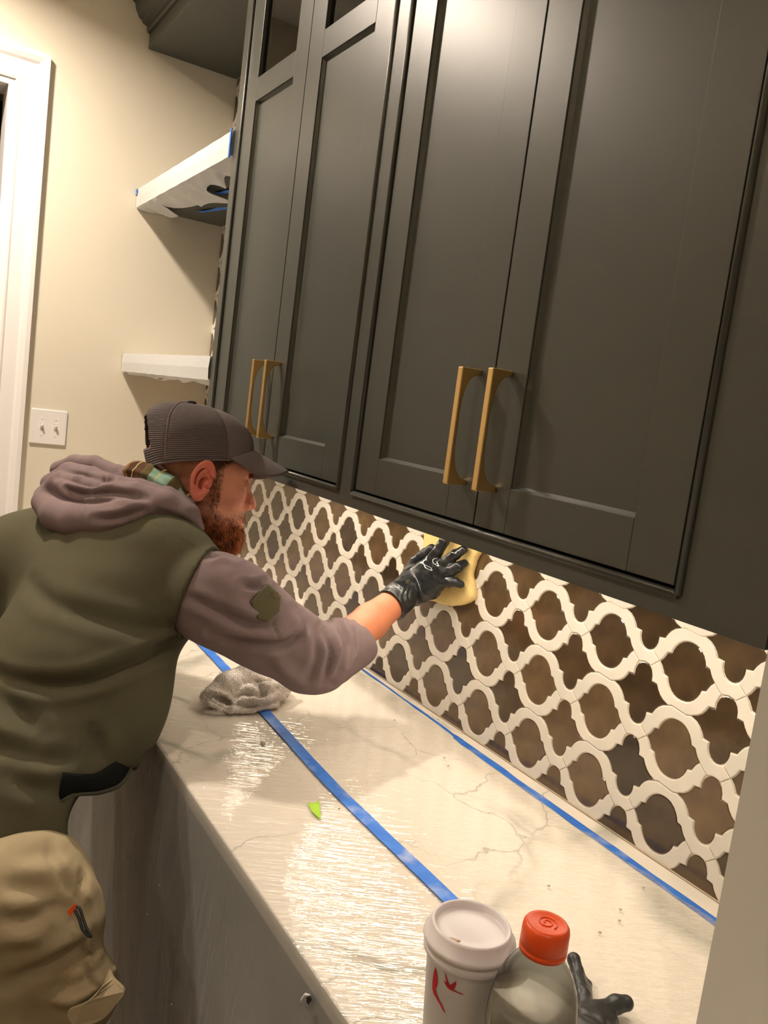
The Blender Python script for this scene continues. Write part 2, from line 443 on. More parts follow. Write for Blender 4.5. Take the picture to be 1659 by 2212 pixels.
PTH = (lambda u, t: (t, yi + u, 0), lambda u, t: (t, yi + u, zi + u), lambda u, t: (t, DY0 - u, zi + u), lambda u, t: (t, DY0 - u, 0))
n_c = len(pr); VC = [fn(u, t) for fn in PTH for u, t in pr]
w.add(VC, [(k * n_c + i, k * n_c + (i + 1) % n_c, (k + 1) * n_c + (i + 1) % n_c, (k + 1) * n_c + i) for k in range(3) for i in range(n_c)] + [tuple(range(n_c)), tuple(range(3 * n_c, 4 * n_c))[::-1]])
struct(w.obj('trim_2', M['trim']), 'white moulded casing around the doorway at the left edge')
w = MB(); w.box(0, .016, -.645, -.60, 0, .13)
struct(box('baseboard_left', M['trim'], 0, .016, -4.1, DY0 - .1, 0, .13, None, .004))

# back wall with its mosaic
wb = struct(box('wall_back', M['grout'], 0, 2.639, 0.0, .12, 0, CEIL))
gb_ = MB().box(0.0005, 2.6385, -.0040, 0.0, .914, 1.425).box(.0005, .99, -.0040, 0, 1.425, 2.69).obj('grout_bed', M['grout'], wb)
NX, NZ, PX, PZ = 0.69748, 1.22188, 0.154788, 0.124079
OVQ = [(0, 46.4), (8, 45.6), (15, 43), (21, 38.5), (26, 32.5), (29.5, 26), (31.5, 19.5), (39, 17.5), (41.5, 12.5), (45, 6.5), (51, 0)]
STQ = [(0, 52), (6, 50.8), (11.5, 47.2), (15.5, 41.5), (17.8, 34.5), (18.2, 26), (29, 24.5), (33, 17), (38, 10.5), (45, 4.8), (56, 0)]
def full(q):
    q = [(a / 1000, b / 1000) for a, b in q]
    return q + [(a, -b) for a, b in q[-2::-1]] + [(-a, -b) for a, b in q[1:]] + [(-a, b) for a, b in q[-2:0:-1]]
def offset(poly, d):
    n = len(poly); A = sum(poly[i][0] * poly[(i + 1) % n][1] - poly[(i + 1) % n][0] * poly[i][1] for i in range(n)); sg = 1 if A > 0 else -1
    out = []
    for i in range(n):
        p0, p1, p2 = Vector(poly[i - 1]), Vector(poly[i]), Vector(poly[(i + 1) % n])
        a = (p1 - p0); b_ = (p2 - p1)
        if a.length < 1e-7 or b_.length < 1e-7: out.append(tuple(p1)); continue
        a.normalize(); b_.normalize()
        na = Vector((-a.y, a.x)) * sg; nb_ = Vector((-b_.y, b_.x)) * sg; m_ = na + nb_
        if m_.length < .3: m_ = na
        else: m_ = m_ / max(m_.dot(na), .55)
        out.append(tuple(p1 + m_ * d))
    return out
def clip(poly, ax, val, keep_greater):
    out = []; n = len(poly)
    for i in range(n):
        a, b_ = poly[i], poly[(i + 1) % n]
        ia = (a[ax] >= val) == keep_greater; ib = (b_[ax] >= val) == keep_greater
        if ia: out.append(a)
        if ia != ib:
            t = (val - a[ax]) / (b_[ax] - a[ax]); out.append((a[0] + t * (b_[0] - a[0]), a[1] + t * (b_[1] - a[1])))
    return out
def clean(p):
    o = []
    for q in p:
        if not o or (abs(q[0] - o[-1][0]) + abs(q[1] - o[-1][1])) > 3e-4: o.append(q)
    while len(o) > 2 and abs(o[0][0] - o[-1][0]) + abs(o[0][1] - o[-1][1]) < 3e-4: o.pop()
    return o
def tile_mesh(poly, th, bev, dome=0.0):
    p0 = clean(offset(poly, .0007)); p1 = offset(p0, bev); n = len(p0)
    V = [(x, -.0005, z) for x, z in p0] + [(x, -(th - bev * .6), z) for x, z in p0] + [(x, -th, z) for x, z in p1]
    F = [(i, (i + 1) % n, n + (i + 1) % n, n + i) for i in range(n)] + [(n + i, n + (i + 1) % n, 2 * n + (i + 1) % n, 2 * n + i) for i in range(n)] + [tuple(range(2 * n, 3 * n))]
    return MB().add(V, F).mesh()
q = lambda pts: [(a / 1000, b / 1000) for a, b in pts]
SL = [(-PX / 2 + a / 1000, PZ / 2 - b / 1000) for a, b in STQ]       # star above-left: bottom lobe to right tip
UP = SL                                                     # outer edge, left half, bottom lobe -> tip
UPR = [(-a, b) for a, b in UP][::-1]                        # tip -> bottom lobe, right half
INN = [(-a, b) for a, b in q(OVQ)][::-1] + q(OVQ)[1:]       # left tip over the top to right tip
hx = PX / 2
seam = [(-.0214, PZ / 2), (-.014, PZ / 2 + .0022), (0, PZ / 2), (.014, PZ / 2 - .0022), (.0214, PZ / 2)]
UPa = [p for p in UP[1:-1] if p[0] > -hx + .0130]; UPb = [p for p in UPR[1:-1]]
arch = [(-.051, 0), (-hx + .0124, .0124)] + UPa + [(-hx + .056, PZ / 2)] + seam[1:-1] + [(hx - .056, PZ / 2)] + UPb + [(hx + .0, .0100), (hx + .006, .0112), (hx + .0124, .0124), (PX - .051, 0), (hx + .0124, -.0124), (hx + .006, -.0112), (hx, -.0100), (hx - .006, -.0112), (hx - .0124, -.0124)] + INN[::-1][:-1]
LOW = [(a, -b) for a, b in reversed(UP)]                     # tip -> lobe along the bottom-left outer edge
LOWa = [p for p in LOW[1:-1] if p[0] > -hx + .0130]
arch2 = [(.051, 0), (hx - .0124, -.0124)] + [(-a, b) for a, b in LOWa][::-1] + [(hx - .056, -PZ / 2)] + [(a, b - PZ) for a, b in reversed(seam[1:-1])] + [(-hx + .056, -PZ / 2)] + LOWa + [(-hx + .0124, -.0124), (-.051, 0)] + [(a, -b) for a, b in INN][1:-1]
tcache = {}
def put_tile(kind, cx, cz, zmin, zmax, xmin, xmax, mats, sink=None):
    poly = {'oval_tile': full(OVQ), 'star_tile': full(STQ), 'arch': arch, 'bowl': arch2}[kind]
    pw = [(a + cx, b_ + cz) for a, b_ in poly]
    cut = min(p[0] for p in pw) < xmin or max(p[0] for p in pw) > xmax or min(p[1] for p in pw) < zmin or max(p[1] for p in pw) > zmax
    white = kind in ('arch', 'bowl'); th = .0068 if white else .0056; bev = .0012 if white else .0016
    if cut:
        for ax, val, g in ((1, zmin, True), (1, zmax, False), (0, xmin, True), (0, xmax, False)):
            if pw: pw = clip(pw, ax, val, g)
        pw = clean(pw)
        if len(pw) < 3: return
        if max(p[0] for p in pw) - min(p[0] for p in pw) < .006 or max(p[1] for p in pw) - min(p[1] for p in pw) < .004: return
        me = tile_mesh([(a - cx, b_ - cz) for a, b_ in pw], th, min(bev, .001))
    else:
        if kind not in tcache: tcache[kind] = tile_mesh(poly, th, bev)
        me = tcache[kind]
    mt = mats
    if sink is not None:
        sink.append((me, cx, cz)); return
    if me.materials: 
        if me.materials[0] != mt: me = me.copy(); me.materials[0] = mt
    else: me.materials.append(mt)
    o = bpy.data.objects.new('border_tile' if white else kind, me); COL.objects.link(o); o.parent = wb; o.location = (cx, 0, cz)
    return o
rnd = random.Random(4)
for (j0, j1, x0, x1, z0, z1, stuff) in ((-2, 2, 0.0, 2.636, .9175, 1.42, False), (-12, -2, 0.0, .30, 1.42, 2.69, False), (-12, -2, .30, .99, 1.42, 2.69, True)):
    sink = {'b': [], 'w': []} if stuff else None
    for i in range(-6, 14):
        cx = NX + (i - .5) * PX
        for j in range(j0, j1 + 2):
            cz = NZ - j * PZ
            if cz < z0 - PZ or cz > z1 + PZ: continue
            for kind, dx, dz in (('oval_tile', 0, 0), ('star_tile', PX / 2, PZ / 2), ('arch', 0, 0), ('bowl', 0, 0)):
                wh = kind in ('arch', 'bowl')
                if cx + dx < x0 - .1 or cx + dx > x1 + .1 or cz + dz < z0 - .07 or cz + dz > z1 + .07: continue
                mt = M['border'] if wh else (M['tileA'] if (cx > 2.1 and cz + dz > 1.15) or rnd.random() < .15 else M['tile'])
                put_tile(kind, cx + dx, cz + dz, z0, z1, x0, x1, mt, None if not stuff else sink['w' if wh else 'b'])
    if stuff:
        for key, mt, nm in (('b', M['tile'], 'brown_mosaic'), ('w', M['border'], 'pale_mosaic')):
            g = MB()
            for me, cx, cz in sink[key]:
                g.add([(v.co.x + cx, v.co.y, v.co.z + cz) for v in me.vertices], [tuple(p.vertices) for p in me.polygons])
            o = link(nm, g.mesh(False), mt, wb); o['kind'] = 'stuff'

# ------------------------------------------------------------ upper cabinet run
CT = 2.80
cab = empty('wall_cabinet', (1.80, -0.16, 1.372))
tag(cab, 'dark green wall cabinet run with four tall framed doors and brass pulls', 'cabinet')
YF = -0.325
w = MB()
w.box(.957, 2.637, -.305, -.001, 1.384, 1.402)          # bottom panel, set up inside the face frame
w.box(.957, .975, -.305, -.001, 1.384, CT); w.box(2.619, 2.637, -.305, -.001, 1.384, CT)
w.box(.957, 2.637, -.305, -.001, CT - .02, CT); w.box(1.755, 1.773, -.3045, -.001, 1.402, CT)
w.box(.975, 2.619, -.012, -.001, 1.402, CT)
w.obj('carcass', M['cab'], cab)
for z in (2.285,):
    box('shelf_panel', M['cab'], .976, 1.754, -.29, -.013, z, z + .018, cab)
doors = [(1.010, 1.3675), (1.3705, 1.730), (1.802, 2.1565), (2.1595, 2.520)]
DZ0, DZ1 = 1.407, 2.76
w = MB()
for x0, x1, z0, z1 in ((.955, 1.006, 1.372, CT), (1.734, 1.798, DZ0 - .004, CT), (2.524, 2.637, 1.372, CT), (1.006, 2.524, 1.372, DZ0 - .004), (1.006, 1.734, DZ1 + .004, CT), (1.798, 2.524, DZ1 + .004, CT)):
    w.box(x0, x1, YF, -.305, z0, z1)
w.obj('face_frame', M['cab'], cab, False)
def beadring(x0, x1, z0, z1):
    g = MB(); r = .0046; x0 -= .0043; x1 += .0043; z0 -= .0043; z1 += .0043
    P = [(x0, z0), (x1, z0), (x1, z1), (x0, z1)]
    for i in range(4):
        a, b_ = P[i], P[(i + 1) % 4]
        g.tube([(a[0], YF - .0005, a[1]), (b_[0], YF - .0005, b_[1])], r, 10)
    return g
beadring(1.006, 1.734, DZ0 - .004, DZ1 + .004).obj('bead', M['cab'], cab, True)
beadring(1.798, 2.524, DZ0 - .004, DZ1 + .004).obj('bead', M['cab'], cab, True)
w = MB(); w.box(2.6265, 2.6285, YF - .0006, YF + .002, 1.372, CT)
def shaker(x0, x1, z0, z1, handle_x):
    # stiles and rails with a recessed lower panel and a glazed top light
    a = MB(); s = .069; y0, y1 = YF + .0005, -.306
    a.box(x0, x0 + s, y0, y1, z0, z1); a.box(x1 - s, x1, y0, y1, z0, z1)
    for p, q_ in ((z0, z0 + .064), (2.26, 2.316), (z1 - .07, z1)): a.box(x0 + s, x1 - s, y0, y1, p, q_)
    d = a.obj('door', M['cab'], cab, False, .001)
    zc = (z0 + .064, 2.26)
    # recessed panel with a small cove around it
    c = MB(); X0, X1, Z0, Z1 = x0 + s, x1 - s, zc[0], zc[1]; e = .0045; yp = y0 + .0095; yb = y0 + .003
    V = [(X0, yb, Z0), (X1, yb, Z0), (X1, yb, Z1), (X0, yb, Z1), (X0 + e, yp, Z0 + e), (X1 - e, yp, Z0 + e), (X1 - e, yp, Z1 - e), (X0 + e, yp, Z1 - e),
         (X0, yp + .006, Z0), (X1, yp + .006, Z0), (X1, yp + .006, Z1), (X0, yp + .006, Z1)]
    c.add(V, [(0, 1, 5, 4), (1, 2, 6, 5), (2, 3, 7, 6), (3, 0, 4, 7), (4, 5, 6, 7), (11, 10, 9, 8), (0, 8, 9, 1), (1, 9, 10, 2), (2, 10, 11, 3), (3, 11, 8, 0)])
    c.obj('door_panel', M['cab'], d)
    g = box('glass_pane', M['glass'], X0, X1, y0 + .009, y0 + .012, 2.316, z1 - .07, d)
    # brass pull: straight front bar with an arched inside and square ends
    z0h, z1h = 1.461, 1.632; yo = -.3605; n = 44; prof = [(YF, z0h), (yo, z0h), (yo, z1h), (YF, z1h)]
    for k in range(n + 1):
        t = k / n; zz = z1h - .0075 - (z1h - z0h - .015) * t; u = abs(2 * t - 1)
        s_ = max(0, (u - .22) / .78); yy = yo + .0065 + .0295 * (1 - (1 - min(1, s_) ** 2.4) ** (1 / 2.4))
        prof.append((min(yy, YF), zz))
    h = MB(); hw = .0058
    h.poly([(handle_x - hw, a_, b_) for a_, b_ in prof], (1, 0, 0), 2 * hw)
    h.obj('pull_handle', M['brass'], d, False, .0016, 3)
    # small hinge-side gap shadow line is real: the 3 mm gap between door and frame
    return d
for k, (x0, x1) in enumerate(doors):
    shaker(x0, x1, DZ0, DZ1, x1 - .0335 if k % 2 == 0 else x0 + .0335)
# two seams on the frame where the cabinet boxes are joined
# crown moulding and valance box over the open shelves
vb = empty('crown_valance', (.48, -.17, 2.69)); tag(vb, 'dark green valance box with crown moulding above the open shelves', 'moulding')
box('valance_box', M['cab'], .002, .954, -.335, -.010, 2.691, 2.812, vb, .002)
pr2 = [(0, 0), (-.006, 0), (-.010, .006), (-.010, .02), (-.026, .026), (-.030, .034), (-.040, .04), (-.052, .062), (-.056, .08), (-.068, .088), (-.086, .094), (-.090, .11), (-.10, .114), (-.10, .135), (0, .135)]
c = MB(); n_ = len(pr2); V = []
for x in (.002, 2.637): V += [(x, -.3355 + a, 2.813 + b_ * 1.0 if False else 2.742 + b_) for a, b_ in pr2]
c.add(V, [(i, (i + 1) % n_, n_ + (i + 1) % n_, n_ + i) for i in range(n_)] + [tuple(range(n_)), tuple(range(n_, 2 * n_))[::-1]])
c.obj('crown', M['cab'], vb)
box('top_filler', M['cab'], .002, 2.637, -.334, -.010, 2.813, CEIL - .001, vb)

# ------------------------------------------------------------ open shelves wrapped in plastic
def wrapmesh(x0, x1, y0, z0, z1, under, seed, drop):
    # film laid over the top, down the front and loosely back under the shelf
    r = random.Random(seed); nx = 60
    path = []
    V = []; rows = []
    prof = [(-.012, z1 + .003, 0), (-.15, z1 + .003, 0), (y0 - .003, z1 + .003, 0), (y0 - .005, (z0 + z1) / 2, 0), (y0 - .003, z0 - .004, 0)]
    for k in range(1, 13): prof.append((y0 - .003 + (under) * k / 12, z0 - .004, k / 12))
    for i in range(nx + 1):
        x = x0 + (x1 - x0) * i / nx; row = []
        ue = .72 + .34 * math.sin(i * .21 + seed) + .2 * math.sin(i * .53 + seed * 2)
        for (y, z, u) in prof:
            if u > 0:
                yy = y0 - .003 + (y - y0 + .003) * ue
                zz = z - drop * u * (.35 + .65 * abs(math.sin(i * .33 + seed * 3)) ** 1.2) - .004 * math.sin(i * .9 + u * 6)
            else:
                yy = y; zz = z + .0004 * math.sin(i * .8 + y * 40)
                if y <= y0 and z < z1: yy = y - .0006 * abs(math.sin(i * .47 + seed))
            row.append((x, yy, zz))
        V += row; rows.append(len(row))
    n_ = rows[0]
    return MB().add(V, [(i * n_ + k, i * n_ + k + 1, (i + 1) * n_ + k + 1, (i + 1) * n_ + k) for i in range(nx) for k in range(n_ - 1)])
def shelf(z0, z1, label, flabel, under, drop, seed):
    s = empty('open_shelf', (.48, -.16, z0)); tag(s, label, 'shelf', 'open shelves beside the cabinet')
    box('shelf_board', M['cab'], .003, .953, -.322, -.010, z0, z1, s, .003)
    f = wrapmesh(.004, .951, -.325, z0, z1, under, seed, drop).obj('plastic_wrap', M['film_shelf'], None, False)
    tag(f, flabel, 'plastic wrap', 'plastic wrapped around the open shelves')
    return s
shelf(2.160, 2.217, 'upper thick green open shelf between the side wall and the cabinet', 'white plastic wrap hanging ragged under the upper shelf', .15, .018, 2)
shelf(1.580, 1.637, 'lower thick green open shelf just above the cap of the man', 'white plastic wrap covering the lower shelf with a loose corner below', .085, .012, 5)
box('paper_liner', mat('tan_liner', S(196, 176, 146), .8), .004, .952, -.321, -.011, 1.5775, 1.5798, bpy.data.objects['open_shelf.001'])
w = MB(); w.box(.945, .9545, -.3345, -.3315, 2.150, 2.222)
tag(w.obj('tape_strip', M['tape']), 'blue tape upright at the right end of the upper shelf front', 'tape', 'blue tape pieces on the upper shelf')
w = MB(); w.box(.0015, .014, -.334, -.331, 2.199, 2.218)
tag(w.obj('tape_strip', M['tape']), 'small blue tape piece at the left corner of the upper shelf', 'tape', 'blue tape pieces on the upper shelf')
def under_tape(x0, x1, ya, yb, lab):
    w = MB(); n_ = 14; V = []
    for i in range(n_ + 1):
        t = i / n_; x = x0 + (x1 - x0) * t; y = ya + (yb - ya) * t
        V += [(x, y - .011, 2.1585 - .003 * math.sin(t * 9)), (x, y + .011, 2.1575)]
    w.add(V, [(2 * i, 2 * i + 1, 2 * i + 3, 2 * i + 2) for i in range(n_)])
    tag(w.obj('tape_strip', M['tape']), lab, 'tape', 'blue tape pieces on the upper shelf')
under_tape(.50, .92, -.205, -.150, 'longer blue tape strip under the upper shelf near the cabinet')
under_tape(.18, .50, -.155, -.075, 'shorter blue tape strip under the upper shelf near the side wall')

# ------------------------------------------------------------ worktop and base cabinets
CTY = -.617
w = MB(); w.box(.0015, 2.6385, CTY, -.0005, .884, .9135); 
ctop = w.obj('worktop', M['marble'], None, False, .004)
ctop2 = MB().box(2.6385, 4.2, CTY, -.3245, .884, .9135).obj('worktop', M['marble'], None, False, .004)
tag(ctop, 'long white marble worktop with grey veins below the mosaic backsplash', 'worktop')
tag(ctop2, 'marble worktop stretch in front of the grey wall end', 'worktop')
def base_unit(x0, x1, lab, ymax=-.002):
    b0 = empty('base_cabinet', ((x0 + x1) / 2, -.3, 0)); tag(b0, lab, 'cabinet', 'base cabinets behind the plastic')
    MB().box(x0, x1, -.565, ymax, .10, .8838).box(x0, x1, -.50, ymax, .001, .10).obj('carcass', M['cab'], b0)
    n_ = 2; wd_ = (x1 - x0) / n_
    for k in range(n_):
        a0, a1 = x0 + wd_ * k + .003, x0 + wd_ * (k + 1) - .003
        for zz0, zz1, nm in ((.107, .70, 'door'), (.707, .878, 'drawer')):
            g = MB(); s = .06; y0, y1 = -.587, -.566
            g.box(a0, a0 + s, y0, y1, zz0, zz1); g.box(a1 - s, a1, y0, y1, zz0, zz1); g.box(a0 + s, a1 - s, y0, y1, zz0, zz0 + s * .7); g.box(a0 + s, a1 - s, y0, y1, zz1 - s * .7, zz1)
            g.box(a0 + s, a1 - s, y0 + .009, y1, zz0 + s * .7, zz1 - s * .7)
            g.obj(nm, M['cab'], b0)
labs = ['first base cabinet from the side wall, hidden behind the man', 'second base cabinet from the side wall, behind the hanging plastic by the man', 'third base cabinet, behind the hanging plastic below the cup']
for k in range(3): base_unit(.002 + k * .879, .002 + (k + 1) * .879 - .002, labs[k])
base_unit(2.641, 4.2, 'base cabinet in front of the grey wall end', -.3245)

# plastic film over the worktop: a rumpled sheet from the wall tape over the front edge
def fbm(x, y, s, o=3, seed=0):
    v = 0; a = 1; t = 0
    for k in range(o): v += a * noise.noise(Vector((x * s, y * s, seed + k * 7.3))); t += a; a *= .5; s *= 2.1
    return v / t
nx, ny = 330, 76; V = []
y_back, y_fr = -.040, CTY - .004
for i in range(nx + 1):
    x = .004 + (2.632 - .004) * i / nx
    yb_ = y_back + .006 * math.sin(x * 5) + .006 * fbm(x, 0, 9, 2, 3)
    for j in range(ny + 1):
        v = j / ny; y = yb_ + (y_fr - yb_) * v
        # wrinkles run off the front edge at a slant, finer towards it
        u1 = x * .86 - y * .51; u2 = x * .51 + y * .86
        near = min(1, max(0, (v - .55) / .3))
        r1 = abs(fbm(u1 * 2.4, u2 * .7, 6, 3, 1)); r2 = max(0, .30 - abs(fbm(u1 * 3.2 + 1.7 * fbm(x, y, 3, 1, 9), u2 * .55, 9, 2, 5))) ** 2 * 9
        fl = max(0, fbm(x, y, 2.2, 2, 11) + .25)
        h = .0012 + .0006 * r1 * (.5 + near) + .0016 * r2 * fl * (.4 + .5 * near) + .0020 * fl * (1 - near) * abs(fbm(x, y, 7, 2, 21))
        on_tape = math.exp(-((y + .380) / .03) ** 4)
        if ((x - 1.54) / .13) ** 2 + ((y + .37) / .14) ** 2 < 1: on_tape = 1
        h = h * (1 - .97 * on_tape) * min(1, (1 - v) * 22 + .15) * min(1, v * 14 + .1) + .0006
        V.append((x, y, .9135 + h))
f = MB().add(V, [(i * (ny + 1) + j, (i + 1) * (ny + 1) + j, (i + 1) * (ny + 1) + j + 1, i * (ny + 1) + j + 1) for i in range(nx) for j in range(ny)])
fo = link('plastic_sheet', f.mesh(False), M['film'], None, True)
tag(fo, 'clear rumpled plastic sheet lying over the marble worktop', 'plastic sheet')
# the hanging front sheet, from the worktop edge to the floor, with long drape folds
nx, nz_ = 260, 60; V = []
for i in range(nx + 1):
    x = .006 + (2.636 - .006) * i / nx
    for j in range(nz_ + 1):
        v = j / nz_; z = .9155 - v * .905
        amp = min(1, v / .22)
        dr = .014 * (fbm(x * 2.2 + v * .9, v * .5, 2.4, 3, 4) + .35) + .012 * abs(fbm(x * 3.5 - v * 1.8, v, 1.8, 2, 8)) + .02 * v * (fbm(x, v * .3, 1.6, 1, 17) + .4)
        y = CTY - .0045 - amp * max(0, dr) + (0 if v > .001 else .0008)
        V.append((x, y, z))
f = MB().add(V, [(i * (nz_ + 1) + j, i * (nz_ + 1) + j + 1, (i + 1) * (nz_ + 1) + j + 1, (i + 1) * (nz_ + 1) + j) for i in range(nx) for j in range(nz_)])
fh = link('plastic_curtain', f.mesh(False), M['film_front'], None, True)
tag(fh, 'milky plastic sheet hanging from the worktop edge over the base cabinets', 'plastic sheet')

# a torn spot with a curled lip at the edge, and dried splashes on the hanging sheet
th_ = (2.367,-0.626,0.887)
mbk = mat('tear_shadow', S(26, 26, 24), .9)
g = MB().poly([(th_[0] + a * .001, -.6262, th_[2] + b_ * .001) for a, b_ in ((-4, -5), (1, -4), (4, 1), (7, 6), (3, 8), (-1, 4), (-5, 1))], (0, -1, 0), .0005); g.obj('tear', mbk, fh)
g = MB().tube([(th_[0] - .011, -.628, th_[2] - .014), (th_[0] - .008, -.630, th_[2] - .004), (th_[0] - .002, -.630, th_[2] + .007), (th_[0] + .006, -.629, th_[2] + .012)], [.0008, .0022, .002, .0006], 8); g.obj('tear_lip', M['film_shelf'], fh, True)
g = MB(); r = random.Random(12)
for k in range(34):
    x = r.uniform(1.3, 2.5); z = r.uniform(.35, .86); s_ = r.uniform(.0006, .0017)
    g.lathe([(.0001, 0), (s_, 0), (s_, .0006), (.0001, .001)], (x, 0, 0), 8)
    for q_ in range(-32, 0): v_ = g.v[q_]; g.v[q_] = (v_[0], -.655 - v_[2], z + v_[1])
o = g.obj('paint_specks', mat('white_speck', S(226, 220, 210), .8), fh, True); o['kind'] = 'stuff'

# tape lines
def tape_line(pts, wid, z, name='tape_line', th=.0003, wob=.0008, seed=1):
    C = cr(pts, 14); V = []; n_ = len(C)
    for k, p in enumerate(C):
        t = C[min(k + 1, n_ - 1)] - C[max(k - 1, 0)]; t = t / (np.linalg.norm(t) + 1e-9); nn = np.array([-t[1], t[0]])
        wd2 = p[2] if len(p) > 2 else wid
        e = wob * noise.noise(Vector((k * .31, seed, 0))); e2 = wob * noise.noise(Vector((k * .43, seed + 5, 0)))
        zz = z + .0005 * noise.noise(Vector((p[0] * 14, p[1] * 14, seed)))
        a = p[:2] + nn[:2] * (wd2 / 2 + e); b_ = p[:2] - nn[:2] * (wd2 / 2 + e2)
        V += [(a[0], a[1], zz), (b_[0], b_[1], zz), (a[0], a[1], zz + th), (b_[0], b_[1], zz + th)]
    F = []
    for k in range(n_ - 1):
        a = 4 * k; F += [(a, a + 4, a + 5, a + 1), (a + 2, a + 3, a + 7, a + 6), (a, a + 2, a + 6, a + 4), (a + 1, a + 5, a + 7, a + 3)]
    return MB().add(V, F)
w = tape_line([(.02, -.350, 0), (.6, -.352, 0), (1.166, -.352, 0), (1.68, -.371, 0), (1.972, -.385, 0), (2.316, -.385, 0), (2.636, -.384, 0)], .024, .9162)
V2 = w.v
w = tape_line([(p[0], p[1]) for p in [(.02, -.350), (.6, -.352), (1.166, -.352), (1.68, -.374), (1.972, -.387), (2.316, -.385), (2.636, -.384)]], .024, .9168)
tag(w.obj('tape_line', M['tape']), 'long blue tape line down the middle of the worktop plastic', 'tape')
w = tape_line([(.02, -.020, .006), (.9, -.020, .006), (1.434, -.021, .006), (1.80, -.031, .008), (1.86, -.036, .017), (2.12, -.043, .018), (2.466, -.050, .018), (2.634, -.053, .018)], .019, .9142, wob=.003, seed=8)
tag(w.obj('tape_line', M['tape']), 'blue tape line along the back of the worktop below the mosaic', 'tape')

# scrap of green tape
g = MB(); gp = [(665, 1731), (690, 1729), (694, 1770), (684, 1766)]
pts = [(2.003,-0.455,0.918), (2.011,-0.448,0.918), (2.002,-0.434,0.918), (2.021,-0.443,0.918), (2.057,-0.458,0.918), (2.048,-0.462,0.918), (2.030,-0.461,0.918)]
g.poly([(p[0], p[1], .9172 + .002 * (k % 2)) for k, p in enumerate(pts)], (0, 0, 1), .0004)
mg = mat('green_tape', S(160, 205, 50), .5)
tag(g.obj('tape_scrap', mg), 'small torn scrap of lime green tape on the plastic', 'tape')
# crumbs of dried grout on the film
mc = mat('grout_crumb', S(168, 162, 150), .9)
r = random.Random(3)
for k, p in enumerate([(1.775,-0.437,0.917), (2.403,-0.278,0.917), (2.423,-0.190,0.917), (2.405,-0.168,0.917), (2.432,-0.236,0.917), (1.921,-0.125,0.917), (1.952,-0.138,0.917), (1.734,-0.121,0.917), (2.036,-0.415,0.917), (2.325,-0.228,0.917), (2.378,-0.090,0.917)]):
    big = k == 0
    bm = bmesh.new(); bmesh.ops.create_icosphere(bm, subdivisions=2, radius=.0042 if big else .0022)
    for v in bm.verts: v.co = Vector((v.co.x * (1.9 if big else 1) , v.co.y, v.co.z * .5)) * (1 + .35 * noise.noise(v.co * 500 + Vector((k, 0, 0))))
    me = bpy.data.meshes.new('crumb'); bm.to_mesh(me); bm.free(); me.materials.append(mc)
    o = link('grout_crumb', me, None, None, True); o.location = (p[0], p[1], .9182)
    tag(o, ['largest grout crumb, below the grey towel by the tape line', 'grout crumb just above the orange bottle cap, nearest it', 'grout crumb right of the bottle cap, lower of a close pair', 'grout crumb right of the bottle cap, upper of a close pair', 'grout crumb midway between the bottle cap and the close pair', 'grout crumb by the start of the wide blue wall tape, upper', 'grout crumb by the start of the wide blue wall tape, lower', 'grout crumb right of the towel below the elbow', 'grout crumb right of the lime green scrap', 'grout crumb above the bottle towards the wall', 'grout crumb on the right part of the plastic near the wall tape'][k], 'crumb', 'grout crumbs on the plastic')

# ------------------------------------------------------------ light switch
sw = empty('light_switch', (.003, -.5625, 1.346)); tag(sw, 'white double toggle light switch plate on the side wall beside the casing', 'light switch')
w = MB(); w.box(.0005, .006, -.6225, -.502, 1.286, 1.408); w.obj('switch_plate', M['trim'], sw, False, .0035, 3)
for y in (-.5855, -.5395):
    box('toggle_slot', mat('switch_slot', S(205, 198, 188), .5), .0058, .0066, y - .0055, y + .0055, 1.334, 1.360, sw)
    w = MB(); w.add([(.006, y - .004, 1.341), (.006, y + .004, 1.341), (.006, y + .004, 1.354), (.006, y - .004, 1.354), (.018, y - .003, 1.352), (.018, y + .003, 1.352), (.0165, y + .003, 1.3585), (.0165, y - .003, 1.3585)],
                    [(0, 1, 5, 4), (1, 2, 6, 5), (2, 3, 7, 6), (3, 0, 4, 7), (4, 5, 6, 7)])
    w.obj('toggle', M['trim'], sw, False, .001)
    for z in (1.376, 1.318):
        g = MB(); g.lathe([(.0001, 0), (.0032, 0), (.0032, .0008), (.0001, .0013)], n=12)
        sc_ = link('screw', g.mesh(), M['trim'], sw); sc_.data.transform(Matrix.Translation((.006, y, z)) @ Matrix.Rotation(math.pi / 2, 4, 'Y'))

